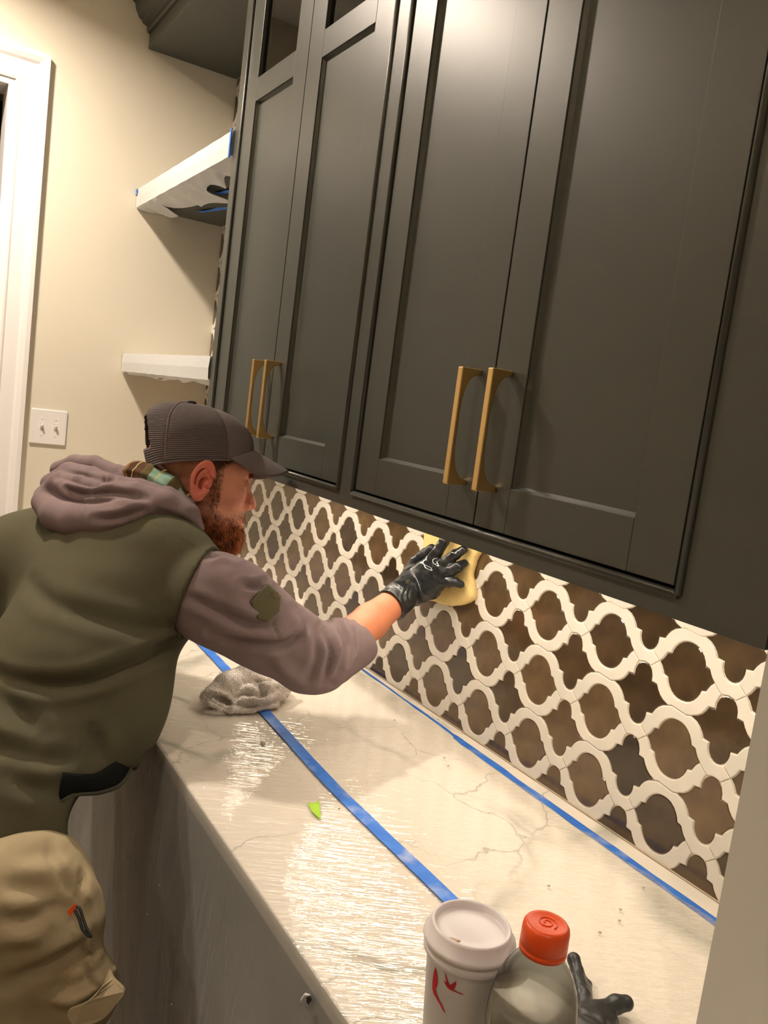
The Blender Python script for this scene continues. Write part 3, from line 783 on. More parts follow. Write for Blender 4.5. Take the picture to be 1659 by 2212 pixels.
# ------------------------------------------------------------ grey towel
mt = mat('grey_terry_cloth', S(236, 227, 219), .95, 0, .1)
add_bump(mt, 420, .9, .0022, 2, kind='voronoi'); add_bump(mt, 120, .4, .002, 3)
T0 = (1.562,-0.389,0.930)
tc0 = np.array((1.545, -.375, .9155))
f_t = s_u([
    s_chain([(1.582,-0.478,0.938), (1.559,-0.431,0.948), (1.544,-0.374,0.955), (1.525,-0.318,0.955)], [.017, .027, .032, .028], .012),
    s_chain([(1.567,-0.459,0.925), (1.581,-0.427,0.932), (1.589,-0.390,0.940)], [.008, .016, .020], .010),
    s_chain([(1.570,-0.483,0.938), (1.607,-0.482,0.940), (1.620,-0.463,0.930), (1.622,-0.441,0.923), (1.626,-0.398,0.922)], [.0075, .0070, .0065, .0060, .0055], .004),
    s_chain([(1.609,-0.432,0.924), (1.620,-0.391,0.926), (1.615,-0.340,0.925)], [.0075, .0085, .0075], .003),
    s_chain([(1.609,-0.418,0.932), (1.620,-0.382,0.934), (1.600,-0.323,0.932)], [.0080, .0090, .0080], .003),
    s_chain([(1.607,-0.403,0.940), (1.615,-0.365,0.941), (1.584,-0.306,0.935)], [.0085, .0090, .0075], .003),
    s_chain([(1.603,-0.389,0.947), (1.602,-0.350,0.948), (1.576,-0.299,0.942)], [.0095, .0100, .0085], .003),
    s_chain([(1.596,-0.369,0.955), (1.587,-0.328,0.955), (1.564,-0.287,0.948)], [.0110, .0110, .0095], .003),
    s_chain([(1.545,-0.319,0.958), (1.575,-0.317,0.956)], [.018, .014], .004),
    s_ell((1.525, -.365, .918), (.070, .080, .020)),
], .0045)
f_t = s_and(f_t, s_plane((0, 0, .9178), (0, 0, -1)), .002)
tw_lines = [([(1.544,-0.358,0.960), (1.605,-0.379,0.960), (1.631,-0.381,0.955), (1.633,-0.393,0.950)], .007, .005),
            ([(1.610,-0.439,0.940), (1.607,-0.409,0.950), (1.618,-0.378,0.950), (1.587,-0.328,0.950)], .006, .005),
            ([(1.619,-0.431,0.930), (1.617,-0.380,0.930), (1.603,-0.320,0.930)], .004, .004),
            ([(1.572,-0.474,0.950), (1.600,-0.466,0.950), (1.635,-0.456,0.940), (1.630,-0.440,0.930)], -.003, .004),
            ([(1.563,-0.465,0.940), (1.605,-0.465,0.940), (1.622,-0.452,0.930)], .006, .006)]
tw_lines = [(p_, a_ * 1.7, w_) for p_, a_, w_ in tw_lines]
tow = sdf_obj('towel', f_t, (1.36, -.52, .910), (1.68, -.22, 1.01), .0028, mt, None, tw_lines, [(.0024, 60, 1), (.0011, 170, 2), (.0006, 420, 3)])
tv = verts_np(tow); tn = grad(f_t, tv); rs = np.random.RandomState(9); ix = rs.choice(len(tv), 26000); FV = []; FF = []
for k_, i_ in enumerate(ix):
    p_ = tv[i_] + rs.normal(size=3) * .0009; d_ = tn[i_] + rs.normal(size=3) * .55; d_ /= np.linalg.norm(d_); sd_ = np.cross(d_, rs.normal(size=3)); sd_ *= .00055 / (np.linalg.norm(sd_) + 1e-9)
    FV += [p_ - sd_, p_ + sd_, p_ + d_ * (.0016 + .0012 * rs.rand())]; FF.append((3 * k_, 3 * k_ + 1, 3 * k_ + 2))
fz = link('terry_loops', meshof(FV, FF), mt, tow); fz['kind'] = 'stuff'
tag(tow, 'crumpled light grey terry towel lying across the blue tape line', 'towel')

# ------------------------------------------------------------ cup with lid
CX, CY, CZ = 2.533, -.553, .9165
cup = empty('takeaway_cup', (CX, CY, CZ)); tag(cup, 'white paper takeaway cup with red flying birds, left of the orange-capped bottle', 'cup')
mcup = add_bump(mat('white_cup_paper', S(226, 224, 224), .5), 300, .05, .0003)
mlid = mat('white_cup_lid', S(226, 220, 220), .35, 0, .4)
MB().lathe([(.0001, .004), (.0285, .004), (.0285, 0), (.0298, 0), (.0402, .132), (.0415, .134), (.0415, .137), (.0395, .138)], (CX, CY, CZ), 72).obj('cup_body', mcup, cup, True)
lid = MB().lathe([(.0432, .126), (.0440, .1275), (.0440, .1315), (.0428, .1335), (.0424, .1365), (.0452, .1375), (.0460, .140), (.0452, .1428), (.0420, .1445), (.0398, .1530), (.0386, .1548), (.0368, .1550), (.0355, .1535), (.0348, .1490), (.0335, .1478), (.020, .1492), (.0001, .1498)], (CX, CY, CZ), 96).obj('lid', mlid, cup, True)
# sip hole and coffee stain on the lid, small vent
mst = mat('coffee_stain', S(190, 160, 132), .5)
def disk_on(cx, cy, cz, a, b_, rot, m, name, par, th=.0004, n_=20, wob=0):
    pts = []
    for k in range(n_):
        q_ = 2 * math.pi * k / n_; rr = 1 + wob * math.sin(3 * q_ + 1) + wob * .6 * math.sin(5 * q_)
        x_, y_ = a * math.cos(q_) * rr, b_ * math.sin(q_) * rr
        pts.append((cx + x_ * math.cos(rot) - y_ * math.sin(rot), cy + x_ * math.sin(rot) + y_ * math.cos(rot), cz))
    return MB().poly(pts, (0, 0, 1), th).obj(name, m, par)
P_ = (2.541,-0.580,1.066)
disk_on(P_[0], P_[1], CZ + .1489, .006, .0022, .9, mst, 'sip_hole', lid, .0006, 20, .12)
P_ = (2.528,-0.532,1.066)
disk_on(P_[0], P_[1], CZ + .1484, .0014, .0012, .9, mat('vent_grey', S(150, 145, 145), .6), 'vent_hole', lid)
# birds printed on the cup wall: thin red shapes wrapped on the cone
mred = mat('red_print', S(190, 32, 48), .5)
def cup_r(z): return .0298 + (.0402 - .0298) * z / .132 + .00025
to_cam = math.atan2(-1.067 - CY, 3.0939 - CX)
def on_cup(ang_mm, z, lift=0):     # ang_mm: arc length in metres to the right of the camera-facing line
    r_ = cup_r(z); q_ = to_cam + ang_mm / r_
    return (CX + (r_ + lift) * math.cos(q_), CY + (r_ + lift) * math.sin(q_), CZ + z)
def bird(u0, z0, pts, s=1.0):
    P2 = [(u0 + a * s, z0 + b_ * s) for a, b_ in pts]
    bm = bmesh.new(); vs = [bm.verts.new((a, b_, 0)) for a, b_ in P2]; fc = bm.faces.new(vs)
    bmesh.ops.triangulate(bm, faces=[fc]); bmesh.ops.subdivide_edges(bm, edges=[e for e in bm.edges if e.calc_length() > .004], cuts=2, use_grid_fill=False)
    bmesh.ops.triangulate(bm, faces=bm.faces)
    for v in bm.verts: v.co = Vector(on_cup(v.co.x, v.co.y, .0001))
    me = bpy.data.meshes.new('bird'); bm.to_mesh(me); bm.free()
    return link('bird_print', me, mred, cup)
mm_ = lambda l: [(a / 1000, b_ / 1000) for a, b_ in l]
BIRD = mm_([(-11, 11), (-8.5, 8), (-5, 2.5), (-3, -.5), (-1.5, 1.5), (1, 5), (2.5, 7), (3.2, 3.5), (2.6, -.5), (1.5, -3.2), (5, -4.2), (9.5, -4.6), (12.5, -6), (9, -5.9), (4.5, -5.4), (.5, -5), (-3, -5.2), (-6, -3.6), (-8.5, -1.2), (-11, 1.2), (-8.2, .4), (-7.2, 1.2), (-8.6, 5)])
BIRD2 = mm_([(-5, 20), (-2, 16), (.5, 9), (.8, 3), (-.8, -1), (1, -5), (5, -9), (9.5, -13), (12.5, -17), (14, -20), (11, -18), (6.5, -13.5), (1, -10), (-3, -8), (-5.5, -4), (-6.5, 3), (-6.4, 12)])
# ------------------------------------------------------------ bottle
BX, BY, BZ = 2.617, -.541, .9165
bot = empty('drink_bottle', (BX, BY, BZ)); tag(bot, 'clear plastic bottle of cloudy drink with a bright orange screw cap', 'bottle')
mshell = mat('clear_bottle_plastic', (1, 1, 1), .05); make_glass(mshell, (.97, .97, .96))
mliq = mat('cloudy_drink', S(196, 194, 182), .35, 0, .5); 
mliq.node_tree.nodes['Principled BSDF'].inputs['Transmission Weight'].default_value = .0
mliq.node_tree.nodes['Principled BSDF'].inputs['IOR'].default_value = 1.2
prof_o = [(.030, 0), (.037, .004), (.0395, .014), (.0395, .05), (.0375, .056), (.0375, .085), (.0398, .092), (.0410, .105), (.0408, .118), (.0390, .131), (.0362, .145), (.0312, .157), (.0250, .167), (.0208, .173), (.0190, .178), (.0185, .184)]
MB().lathe(prof_o, (BX, BY, BZ), 80).obj('shell', mshell, bot, True)
MB().lathe([(.0001, .002)] + [(max(r_ - .0009, .001), z) for r_, z in prof_o[1:9]] + [(.0381, .1305), (.0001, .1305)], (BX, BY, BZ), 80).obj('drink', mliq, bot, True)
mcap = mat('orange_cap_plastic', S(232, 84, 28), .38, 0, .4)
ridg = lambda q_, z: .006 * (math.sin(q_ * 60) > 0) if .183 < z < .1995 else 0
cp = MB().lathe([(.0185, .1795), (.0212, .1795), (.0214, .1835), (.0207, .1842), (.0207, .1852), (.0214, .1860), (.0212, .2000), (.0206, .2035), (.0190, .2058), (.0165, .2066), (.0150, .2060), (.0001, .2062)], (BX, BY, BZ), 120, lambda q_, z: .004 * math.sin(q_ * 60) if .183 < z < .198 else 0).obj('screw_cap', mcap, bot, True)
g = MB(); C = []
for k in range(40):
    t = k / 39; q_ = t * 11; C.append((BX + (.0095 - .0075 * t) * math.cos(q_), BY + (.0095 - .0075 * t) * math.sin(q_), BZ + .2064))
g.tube(C, .0006, 6).obj('cap_swirl', mcap, cp, True)

# ------------------------------------------------------------ crumpled black glove beside the bottle
mgl = mat('black_nitrile', S(34, 36, 38), .38, 0, .5); add_bump(mgl, 60, .5, .003, 4)
M['glove'] = mgl
gz = .9165
f_g = s_u([
    s_chain([(2.478,-0.332,0.935), (2.491,-0.337,0.930), (2.521,-0.359,0.928), (2.541,-0.376,0.928)], [.0085, .0080, .0088, .010], .004),
    s_chain([(2.492,-0.334,0.925), (2.503,-0.332,0.922), (2.531,-0.362,0.925)], [.004, .006, .008], .004),
    s_chain([(2.552,-0.322,0.930), (2.547,-0.336,0.928), (2.549,-0.364,0.928), (2.554,-0.387,0.930)], [.0085, .0095, .0125, .014], .005),
    s_chain([(2.560,-0.354,0.925), (2.564,-0.380,0.930), (2.568,-0.405,0.930)], [.009, .012, .016], .006),
    s_chain([(2.576,-0.386,0.928), (2.577,-0.414,0.932), (2.586,-0.442,0.928)], [.012, .02, .02], .008),
    s_chain([(2.569,-0.416,0.932), (2.578,-0.438,0.930)], [.020, .02], .01),
], .006)
f_g = s_and(f_g, s_plane((0, 0, gz), (0, 0, -1)), .002)
gl_ = sdf_obj('disposable_glove', f_g, (2.41, -.44, .91), (2.68, -.24, .98), .002, mgl, None, (), [(.0016, 90, 5), (.0008, 220, 6)])
tag(gl_, 'crumpled black disposable glove lying behind the bottle', 'glove')

# ------------------------------------------------------------ sponge held against the tiles
msp = add_bump(mat('yellow_sponge', S(238, 208, 140), .9, 0, .2), 500, .6, .0015, kind='voronoi')
sp = [(1.598,-0.012,1.320), (1.793,-0.012,1.316), (1.793,-0.012,1.277), (1.788,-0.012,1.246), (1.798,-0.012,1.227), (1.807,-0.012,1.202), (1.784,-0.012,1.182), (1.738,-0.012,1.165), (1.679,-0.012,1.158), (1.643,-0.012,1.158), (1.613,-0.012,1.204), (1.607,-0.012,1.267)]
C = [c_ for c_ in cr(sp + [sp[0]], 5)][:-1]
g = MB(); n_ = len(C); cen = np.mean([np.array(c_) for c_ in C], 0)
rings = []
for yy, sc_ in ((-.0072, .97), (-.0095, 1.0), (-.018, 1.0), (-.0215, .97), (-.0235, .90), (-.0245, .7), (-.025, .35)):
    for c_ in C:
        p = cen + (np.array(c_) - cen) * sc_; wv = .0022 * noise.noise(Vector((p[0] * 40, p[2] * 40, 1))) if yy < -.019 else 0
        g.v.append((p[0], yy + wv, p[2]))
for r_ in range(6):
    for k in range(n_): g.f.append([r_ * n_ + k, r_ * n_ + (k + 1) % n_, (r_ + 1) * n_ + (k + 1) % n_, (r_ + 1) * n_ + k])
g.f.append([6 * n_ + k for k in range(n_)]); g.f.append([k for k in range(n_)][::-1])
so = g.obj('sponge', msp, None, True)
tag(so, 'pale yellow sponge pressed on the mosaic under the black glove of the man', 'sponge')

bird(-.0045 - .004, .112, BIRD, .95)
bird(-.0255, .100, BIRD2, 1.0)
# ------------------------------------------------------------ recessed ceiling lamps
ml = mat('lamp_glow', (1, .85, .65), .5); ml.node_tree.nodes['Principled BSDF'].inputs['Emission Color'].default_value = (1, .8, .58, 1)
ml.node_tree.nodes['Principled BSDF'].inputs['Emission Strength'].default_value = 160
nm_ = ['recessed ceiling lamp near the side wall by the cabinet', 'recessed ceiling lamp above the middle of the worktop', 'recessed ceiling lamp in front of the grey wall', 'recessed ceiling lamp behind the man, nearer the side wall', 'recessed ceiling lamp behind the camera']
for k, (x, y, wv) in enumerate(CAN):
    lt = empty('ceiling_lamp', (x, y, CEIL)); tag(lt, nm_[k], 'lamp', 'recessed ceiling lamps')
    MB().lathe([(.068, -.001), (.092, -.001), (.094, -.005), (.088, -.008), (.070, -.006)], (x, y, CEIL), 40).obj('lamp_ring', M['trim'], lt, True)
    MB().lathe([(.0001, -.004), (.066, -.004), (.066, -.006), (.0001, -.006)], (x, y, CEIL), 32).obj('lamp_lens', ml, lt)
uc = MB().box(1.02, 2.58, -.19, -.15, 1.3745, 1.3835)
tag(uc.obj('light_bar', M['trim'], None), 'slim light bar fixed under the wall cabinet', 'lamp')

# ------------------------------------------------------------ the man
man = empty('person', (1.70, -.86, 0)); tag(man, 'bearded man in grey cap, olive vest and mauve hoodie leaning in to wipe the mosaic', 'person')
m_skin = mat('skin', S(206, 140, 112), .5, 0, .35); use_vcol(m_skin)
m_skin.node_tree.nodes['Principled BSDF'].inputs['Subsurface Weight'].default_value = .08
m_skin.node_tree.nodes['Principled BSDF'].inputs['Subsurface Radius'].default_value = (.01, .004, .002)
add_bump(m_skin, 260, .12, .0008)
m_vest = add_bump(add_bump(mat('olive_fleece', S(82, 79, 62), .92, 0, .1), 700, .35, .0008), 40, .15, .002)
m_hood = add_bump(add_bump(mat('mauve_grey_sweatshirt', S(128, 111, 111), .92, 0, .1), 800, .35, .0008), 40, .12, .002)
m_pant = add_bump(add_bump(mat('tan_canvas', S(160, 145, 116), .9, 0, .1), 900, .3, .0007), 25, .3, .004)
m_lin = mat('black_lining', S(22, 24, 22), .9, 0, .1)
m_seam = mat('seam_thread', S(70, 66, 52), .95, 0, .05)
m_seamh = mat('hood_seam', S(92, 78, 78), .95, 0, .05)
A_ = np.array((.965, .225, -.10)); A_ /= np.linalg.norm(A_)
C_ = np.array((-.30, .34, .89)); C_ -= A_ * (C_ @ A_); C_ /= np.linalg.norm(C_)
B_ = np.cross(C_, A_)                        # front of the chest
FR = np.array([A_, B_, C_])
# --- joints
SH_R = (1.721,-0.542,1.191)
SH_L = (1.207,-0.684,1.209)
EL_R = (1.770,-0.356,1.080)
WR_R = (1.692,-0.119,1.173)
HIP = (1.669,-0.831,0.751)
NB = (1.483,-0.607,1.283)
# --- hoodie sleeves
sh2 = (1.734,-0.507,1.174)
slv = s_u([
    s_chain([SH_R, sh2, (1.750,-0.461,1.143), (1.762,-0.401,1.107)], [.078, .076, .070, .064], .02),
    s_cap((1.762,-0.401,1.107), (1.768,-0.359,1.082), .064, .062),
    s_chain([(1.761,-0.373,1.076), (1.767,-0.336,1.072), (1.745,-0.293,1.081), (1.734,-0.252,1.088)], [.058, .058, .056, .054], .02),
    s_ell((1.768,-0.356,1.059), (.05, .045, .042)),
    s_cap((1.719,-0.564,1.154), (1.744,-0.443,1.092), .045, .042),
], .024)
cuffn = np.array((1.692,-0.119,1.173)) - np.array((1.733,-0.252,1.092)); cuffn /= np.linalg.norm(cuffn)
slv = s_and(slv, s_plane((1.727,-0.230,1.104), cuffn), .006)
# --- vest
yoke = s_cap((1.672,-0.564,1.191), (1.220,-0.728,1.179), .075, .090)
chest = s_ell((1.514,-0.678,1.130), (.205, .150, .205), FR)
belly = s_ell((1.624,-0.774,0.982), (.180, .150, .235), FR)
hips = s_ell((1.717,-0.850,0.833), (.180, .150, .19), FR)
vest_core = s_u([chest, belly, hips, yoke, s_ell((1.333,-0.784,1.137), (.13, .13, .13))], .055)
vest = s_u([vest_core, s_ell((1.699,-0.695,0.970), (.10, .075, .12), FR), s_ell((1.624,-0.596,1.261), (.07, .06, .045), FR)], .06)
vest_c = s_sub(vest, s_cap((2.011,-0.754,0.940), (1.305,-0.550,0.540), .077, .090), .006)
hem_n = np.array((.08, .10, -1.0))
vest_c = s_and(vest_c, s_plane((1.866,-0.822,0.826), hem_n), .01)
bench = lambda p: np.maximum(-(p[:, 1] + .660), p[:, 2] - .925)      # the worktop he leans against
vest_c = s_sub(vest_c, bench, .012)
ah_n = np.array((1.783,-0.531,1.181)) - np.array((1.735,-0.602,1.205)); ah_n /= np.linalg.norm(ah_n)
ah = s_plane((1.740,-0.596,1.201), ah_n)
cap_sh = lambda p: np.maximum(slv(p) - .006, ah(p))
hole = lambda p: np.maximum(slv(p) - .003, -ah(p) + .001)
vest_c = s_sub(s_u([vest_c, cap_sh], .012), hole, .003)
vl = [
    ([(1.648,-0.879,1.182), (1.683,-0.826,1.169), (1.716,-0.757,1.157), (1.734,-0.676,1.138), (1.736,-0.617,1.129)], .011, .012),
    ([(1.662,-0.886,1.053), (1.703,-0.841,1.046), (1.751,-0.763,1.056), (1.753,-0.697,1.077), (1.741,-0.637,1.094), (1.731,-0.591,1.115)], .016, .011),
    ([(1.688,-0.887,1.032), (1.731,-0.843,1.011), (1.777,-0.813,0.984)], .013, .013),
    ([(1.744,-0.889,0.966), (1.772,-0.845,0.966), (1.803,-0.815,0.959), (1.809,-0.768,0.956)], .010, .010),
    ([(1.769,-0.732,0.985), (1.778,-0.723,0.962), (1.768,-0.708,0.929)], .012, .010),
    ([(1.733,-0.648,1.101), (1.729,-0.615,1.107), (1.723,-0.584,1.115)], .009, .007),
    ([(1.798,-0.847,0.939), (1.827,-0.823,0.926), (1.831,-0.799,0.917)], .010, .012),
    ([(1.513,-0.826,1.197), (1.625,-0.759,1.207), (1.700,-0.674,1.221)], -.004, .022),
    ([(1.641,-0.836,1.088), (1.714,-0.774,1.097), (1.756,-0.686,1.106)], -.004, .022),
    ([(1.701,-0.879,0.983), (1.750,-0.837,0.987), (1.791,-0.788,0.999)], -.006, .018),
]
seams = [
    ([(1.650,-0.677,1.303), (1.679,-0.650,1.303), (1.699,-0.622,1.290), (1.729,-0.596,1.274), (1.747,-0.572,1.256)], .0022, .0016),
    ([(1.746,-0.670,1.079), (1.764,-0.707,1.042), (1.786,-0.736,1.016), (1.801,-0.754,0.992), (1.811,-0.764,0.964), (1.818,-0.778,0.936)], .0026, .0017),
]
vo_ = sdf_obj('vest', vest_c, (1.25, -1.15, .60), (1.98, -.40, 1.42), .006, m_vest, man, vl + seams, [(.0022, 24, 1), (.0010, 60, 2)])
# black lining flap that hangs open at the front hem
up_ = [(1.869,-0.807,0.953), (1.863,-0.780,0.944), (1.849,-0.748,0.936), (1.821,-0.717,0.937), (1.790,-0.690,0.939), (1.747,-0.664,0.937)]
lo_ = [(1.874,-0.809,0.908), (1.866,-0.783,0.912), (1.854,-0.747,0.904), (1.830,-0.710,0.900), (1.797,-0.685,0.910), (1.748,-0.662,0.936)]
a, b_ = cr(up_, 6), cr(lo_, 6); V = []
for k in range(len(a)):
    for t in (0, .25, .5, .75, 1): 
        p = a[k] * (1 - t) + b_[k] * t - np.array(VIEW) * (.006 * math.sin(t * 3.1)); V.append(p)
F = [(i * 5 + j, i * 5 + j + 1, (i + 1) * 5 + j + 1, (i + 1) * 5 + j) for i in range(len(a) - 1) for j in range(4)]
o = MB().add(V, F).obj('lining', m_lin, vo_, True); md = o.modifiers.new('thick', 'SOLIDIFY'); md.thickness = .004
o = MB().tube(cr(lo_, 6), .0035, 8).obj('hem_edge', mat('hem_binding', S(58, 58, 44), .9), vo_, True)
# raised tone on tone letters on the shoulder yoke: illegible in the photo, so only stitched dashes of relief
arm_n = np.array(sh2) - np.array(SH_R)
sl_lines = [
    ([(1.777,-0.612,1.197), (1.795,-0.586,1.190), (1.804,-0.538,1.173), (1.801,-0.489,1.159), (1.799,-0.454,1.160)], .008, .009),
    ([(1.781,-0.564,1.136), (1.792,-0.529,1.128), (1.797,-0.483,1.124), (1.795,-0.431,1.119), (1.800,-0.401,1.136), (1.801,-0.393,1.162), (1.782,-0.401,1.181)], .009, .008),
    ([(1.799,-0.453,1.160), (1.806,-0.447,1.144), (1.796,-0.429,1.122)], .003, .0022),
    ([(1.784,-0.347,1.150), (1.794,-0.336,1.130), (1.794,-0.324,1.103), (1.788,-0.323,1.064), (1.780,-0.322,1.041)], .011, .0075),
    ([(1.773,-0.310,1.141), (1.782,-0.299,1.124), (1.780,-0.288,1.101), (1.781,-0.295,1.070), (1.770,-0.301,1.040)], .010, .006),
    ([(1.782,-0.368,1.154), (1.794,-0.356,1.126), (1.800,-0.355,1.088), (1.788,-0.363,1.053)], .007, .008),
    ([(1.738,-0.566,1.264), (1.739,-0.542,1.272), (1.745,-0.516,1.267)], .009, .006),
    ([(1.763,-0.498,1.222), (1.772,-0.483,1.221), (1.770,-0.465,1.227)], .007, .006),
    ([(1.773,-0.534,1.240), (1.799,-0.522,1.196), (1.801,-0.485,1.171)], -.004, .014),
    ([(1.775,-0.430,1.101), (1.790,-0.414,1.070), (1.794,-0.375,1.043)], -.005, .012),
    ([(1.749,-0.273,1.142), (1.758,-0.263,1.124), (1.763,-0.260,1.098), (1.764,-0.266,1.070)], .005, .004),
]
sl_lines = [(p_, a_ * 1.55, w_) for p_, a_, w_ in sl_lines]
slo = sdf_obj('hoodie_sleeve', slv, (1.40, -.75, .93), (1.98, -.05, 1.36), .0042, m_hood, man, sl_lines, [(.0018, 40, 3), (.0007, 110, 4)])
# patch flap on the sleeve
m_patch = add_bump(mat('olive_patch', S(88, 84, 62), .9, 0, .1), 700, .4, .0008)
f_p = s_and(s_u([s_chain([SH_R, sh2, (1.750,-0.461,1.143), (1.762,-0.401,1.107)], [.078, .076, .070, .064], .02), s_cap((1.719,-0.564,1.154), (1.744,-0.443,1.092), .045, .042)], .024), s_plane((0, 0, -9), (0, 0, -1)))
f_shell = lambda p: f_p(p) - .0055
pa = [(1.790,-0.471,1.227), (1.797,-0.446,1.205), (1.801,-0.445,1.181), (1.795,-0.460,1.162), (1.794,-0.479,1.166), (1.791,-0.496,1.196)]
def prism(pts, k=.002):
    vw = VIEW; pts = [np.array(p, np.float32) for p in pts]; fs = []; cen_ = np.mean(pts, 0)
    for i in range(len(pts)):
        a_, b2 = pts[i], pts[(i + 1) % len(pts)]; nn = np.cross(b2 - a_, vw); nn /= np.linalg.norm(nn)
        if (cen_ - a_) @ nn > 0: nn = -nn
        fs.append(s_plane(a_, nn))
    def f(p):
        d = fs[0](p)
        for g_ in fs[1:]: d = np.maximum(d, g_(p))
        return d
    return f
pp = prism(pa)
nearside = s_plane(np.array((1.759,-0.456,1.185)), VIEW)
f_patch = lambda p: np.maximum(np.maximum(f_shell(p), pp(p)), nearside(p))
sdf_obj('patch_pocket', f_patch, (1.62, -.62, 1.08), (1.90, -.34, 1.36), .0026, m_patch, slo, (), ())
g = MB().lathe([(.0001, 0), (.006, 0), (.006, .0015), (.0001, .0022)], n=20)
bt_ = link('snap', g.mesh(), mat('snap_metal', S(150, 140, 112), .35, .6), slo); pb_ = (1.807,-0.461,1.211)
bt_.data.transform(Matrix.Translation(pb_) @ Vector((-VIEW).tolist()).to_track_quat('Z', 'Y').to_matrix().to_4x4())
# --- left sleeve and hand, out of sight behind the torso, propped on the worktop
LE = np.array((1.26, -.70, 1.08)); LW = np.array((1.20, -.60, .965))
sl2 = s_chain([SH_L, (1.32, -.64, 1.18), LE, (1.215, -.63, 1.0)], [.083, .070, .060, .048], .02)
sdf_obj('hoodie_sleeve', sl2, (1.05, -.85, .93), (1.55, -.35, 1.38), .009, m_hood, man, (), [(.003, 40, 3)])
# --- hood bunched behind the neck
hd = s_u([
    s_ell((1.382,-0.669,1.296), (.085, .13, .055)),
    s_chain([(1.405,-0.786,1.294), (1.461,-0.775,1.279), (1.525,-0.750,1.281), (1.571,-0.710,1.291), (1.597,-0.665,1.317), (1.609,-0.622,1.331), (1.624,-0.582,1.318), (1.623,-0.553,1.294)], [.026, .030, .030, .030, .024, .020, .017, .011], .006),
    s_chain([(1.383,-0.781,1.302), (1.413,-0.764,1.330), (1.463,-0.742,1.330), (1.519,-0.710,1.328), (1.572,-0.660,1.341), (1.606,-0.609,1.333), (1.613,-0.563,1.317), (1.612,-0.542,1.291)], [.024, .026, .028, .028, .024, .022, .018, .009], .005),
    s_chain([(1.342,-0.766,1.323), (1.388,-0.743,1.350), (1.444,-0.710,1.355), (1.496,-0.686,1.345), (1.545,-0.645,1.348), (1.584,-0.603,1.344), (1.597,-0.566,1.332)], [.022, .024, .020, .022, .022, .018, .014], .005),
    s_chain([(1.283,-0.742,1.345), (1.316,-0.721,1.363), (1.360,-0.689,1.368), (1.418,-0.655,1.359), (1.477,-0.619,1.354), (1.519,-0.590,1.353), (1.573,-0.565,1.335)], [.020, .020, .020, .020, .017, .015, .012], .006),
    s_chain([(1.210,-0.709,1.333), (1.240,-0.625,1.322), (1.311,-0.551,1.317), (1.395,-0.501,1.282)], [.03, .035, .03, .025], .01),
    s_cap((1.365,-0.734,1.299), (1.479,-0.625,1.314), .055, .045),
], .008)
hl = [([(1.432,-0.767,1.349), (1.462,-0.739,1.350), (1.494,-0.707,1.347), (1.507,-0.685,1.358)], .013, .007),
      ([(1.450,-0.761,1.338), (1.484,-0.746,1.329), (1.511,-0.722,1.331), (1.553,-0.690,1.341), (1.606,-0.644,1.340)], .010, .006),
      ([(1.503,-0.735,1.329), (1.526,-0.739,1.316), (1.552,-0.739,1.303), (1.557,-0.735,1.282)], .0025, .002),
      ([(1.443,-0.669,1.374), (1.465,-0.674,1.360), (1.505,-0.710,1.345), (1.513,-0.718,1.335)], .0025, .002),
      ([(1.583,-0.730,1.296), (1.602,-0.698,1.302), (1.625,-0.656,1.322)], .009, .006),
      ([(1.629,-0.631,1.322), (1.643,-0.592,1.312), (1.643,-0.559,1.289)], .006, .005)]
hdo = sdf_obj('hood', hd, (1.10, -.95, 1.12), (1.80, -.35, 1.44), .0042, m_hood, man, hl, [(.0016, 40, 6)])
# --- plaid shirt collar
m_pl = mat('plaid_shirt_cotton', (1, 1, 1), .9, 0, .1)
n, l, b = nodes(m_pl)
tc = n.new('ShaderNodeTexCoord'); mp = n.new('ShaderNodeMapping'); mp.inputs['Rotation'].default_value = (.5, .2, .75)
l.new(tc.outputs['Object'], mp.inputs[0]); sx = n.new('ShaderNodeSeparateXYZ'); l.new(mp.outputs[0], sx.inputs[0])
def stripe(sock, scale, duty, ph):
    m1 = n.new('ShaderNodeMath'); m1.operation = 'MULTIPLY_ADD'; m1.inputs[1].default_value = scale; m1.inputs[2].default_value = ph; l.new(sock, m1.inputs[0])
    m2 = n.new('ShaderNodeMath'); m2.operation = 'FRACT'; l.new(m1.outputs[0], m2.inputs[0])
    m3 = n.new('ShaderNodeMath'); m3.operation = 'LESS_THAN'; m3.inputs[1].default_value = duty; l.new(m2.outputs[0], m3.inputs[0]); return m3.outputs[0]
def mixc(fac, a_, b2):
    x = n.new('ShaderNodeMix'); x.data_type = 'RGBA'; l.new(fac, x.inputs[0])
    if isinstance(a_, tuple): x.inputs[6].default_value = (*a_, 1)
    else: l.new(a_, x.inputs[6])
    x.inputs[7].default_value = (*b2, 1); return x.outputs[2]
c = mixc(stripe(sx.outputs[0], 15, .36, .1), S(74, 50, 34), S(126, 156, 140))
c = mixc(stripe(sx.outputs[1], 15, .30, .3), c, S(92, 80, 52))
c = mixc(stripe(sx.outputs[1], 15, .05, .75), c, S(178, 166, 104))
c = mixc(stripe(sx.outputs[0], 15, .05, .80), c, S(160, 96, 60))
l.new(c, b.inputs['Base Color']); add_bump(m_pl, 900, .3, .0005)
colr = s_u([s_chain([(1.376,-0.629,1.351), (1.455,-0.624,1.366), (1.516,-0.611,1.366), (1.559,-0.593,1.353), (1.579,-0.574,1.336), (1.585,-0.560,1.314)], [.022, .026, .030, .027, .020, .013], .01),
            s_chain([(1.356,-0.625,1.345), (1.316,-0.575,1.342), (1.342,-0.520,1.323)], [.02, .022, .02], .01)], .006)
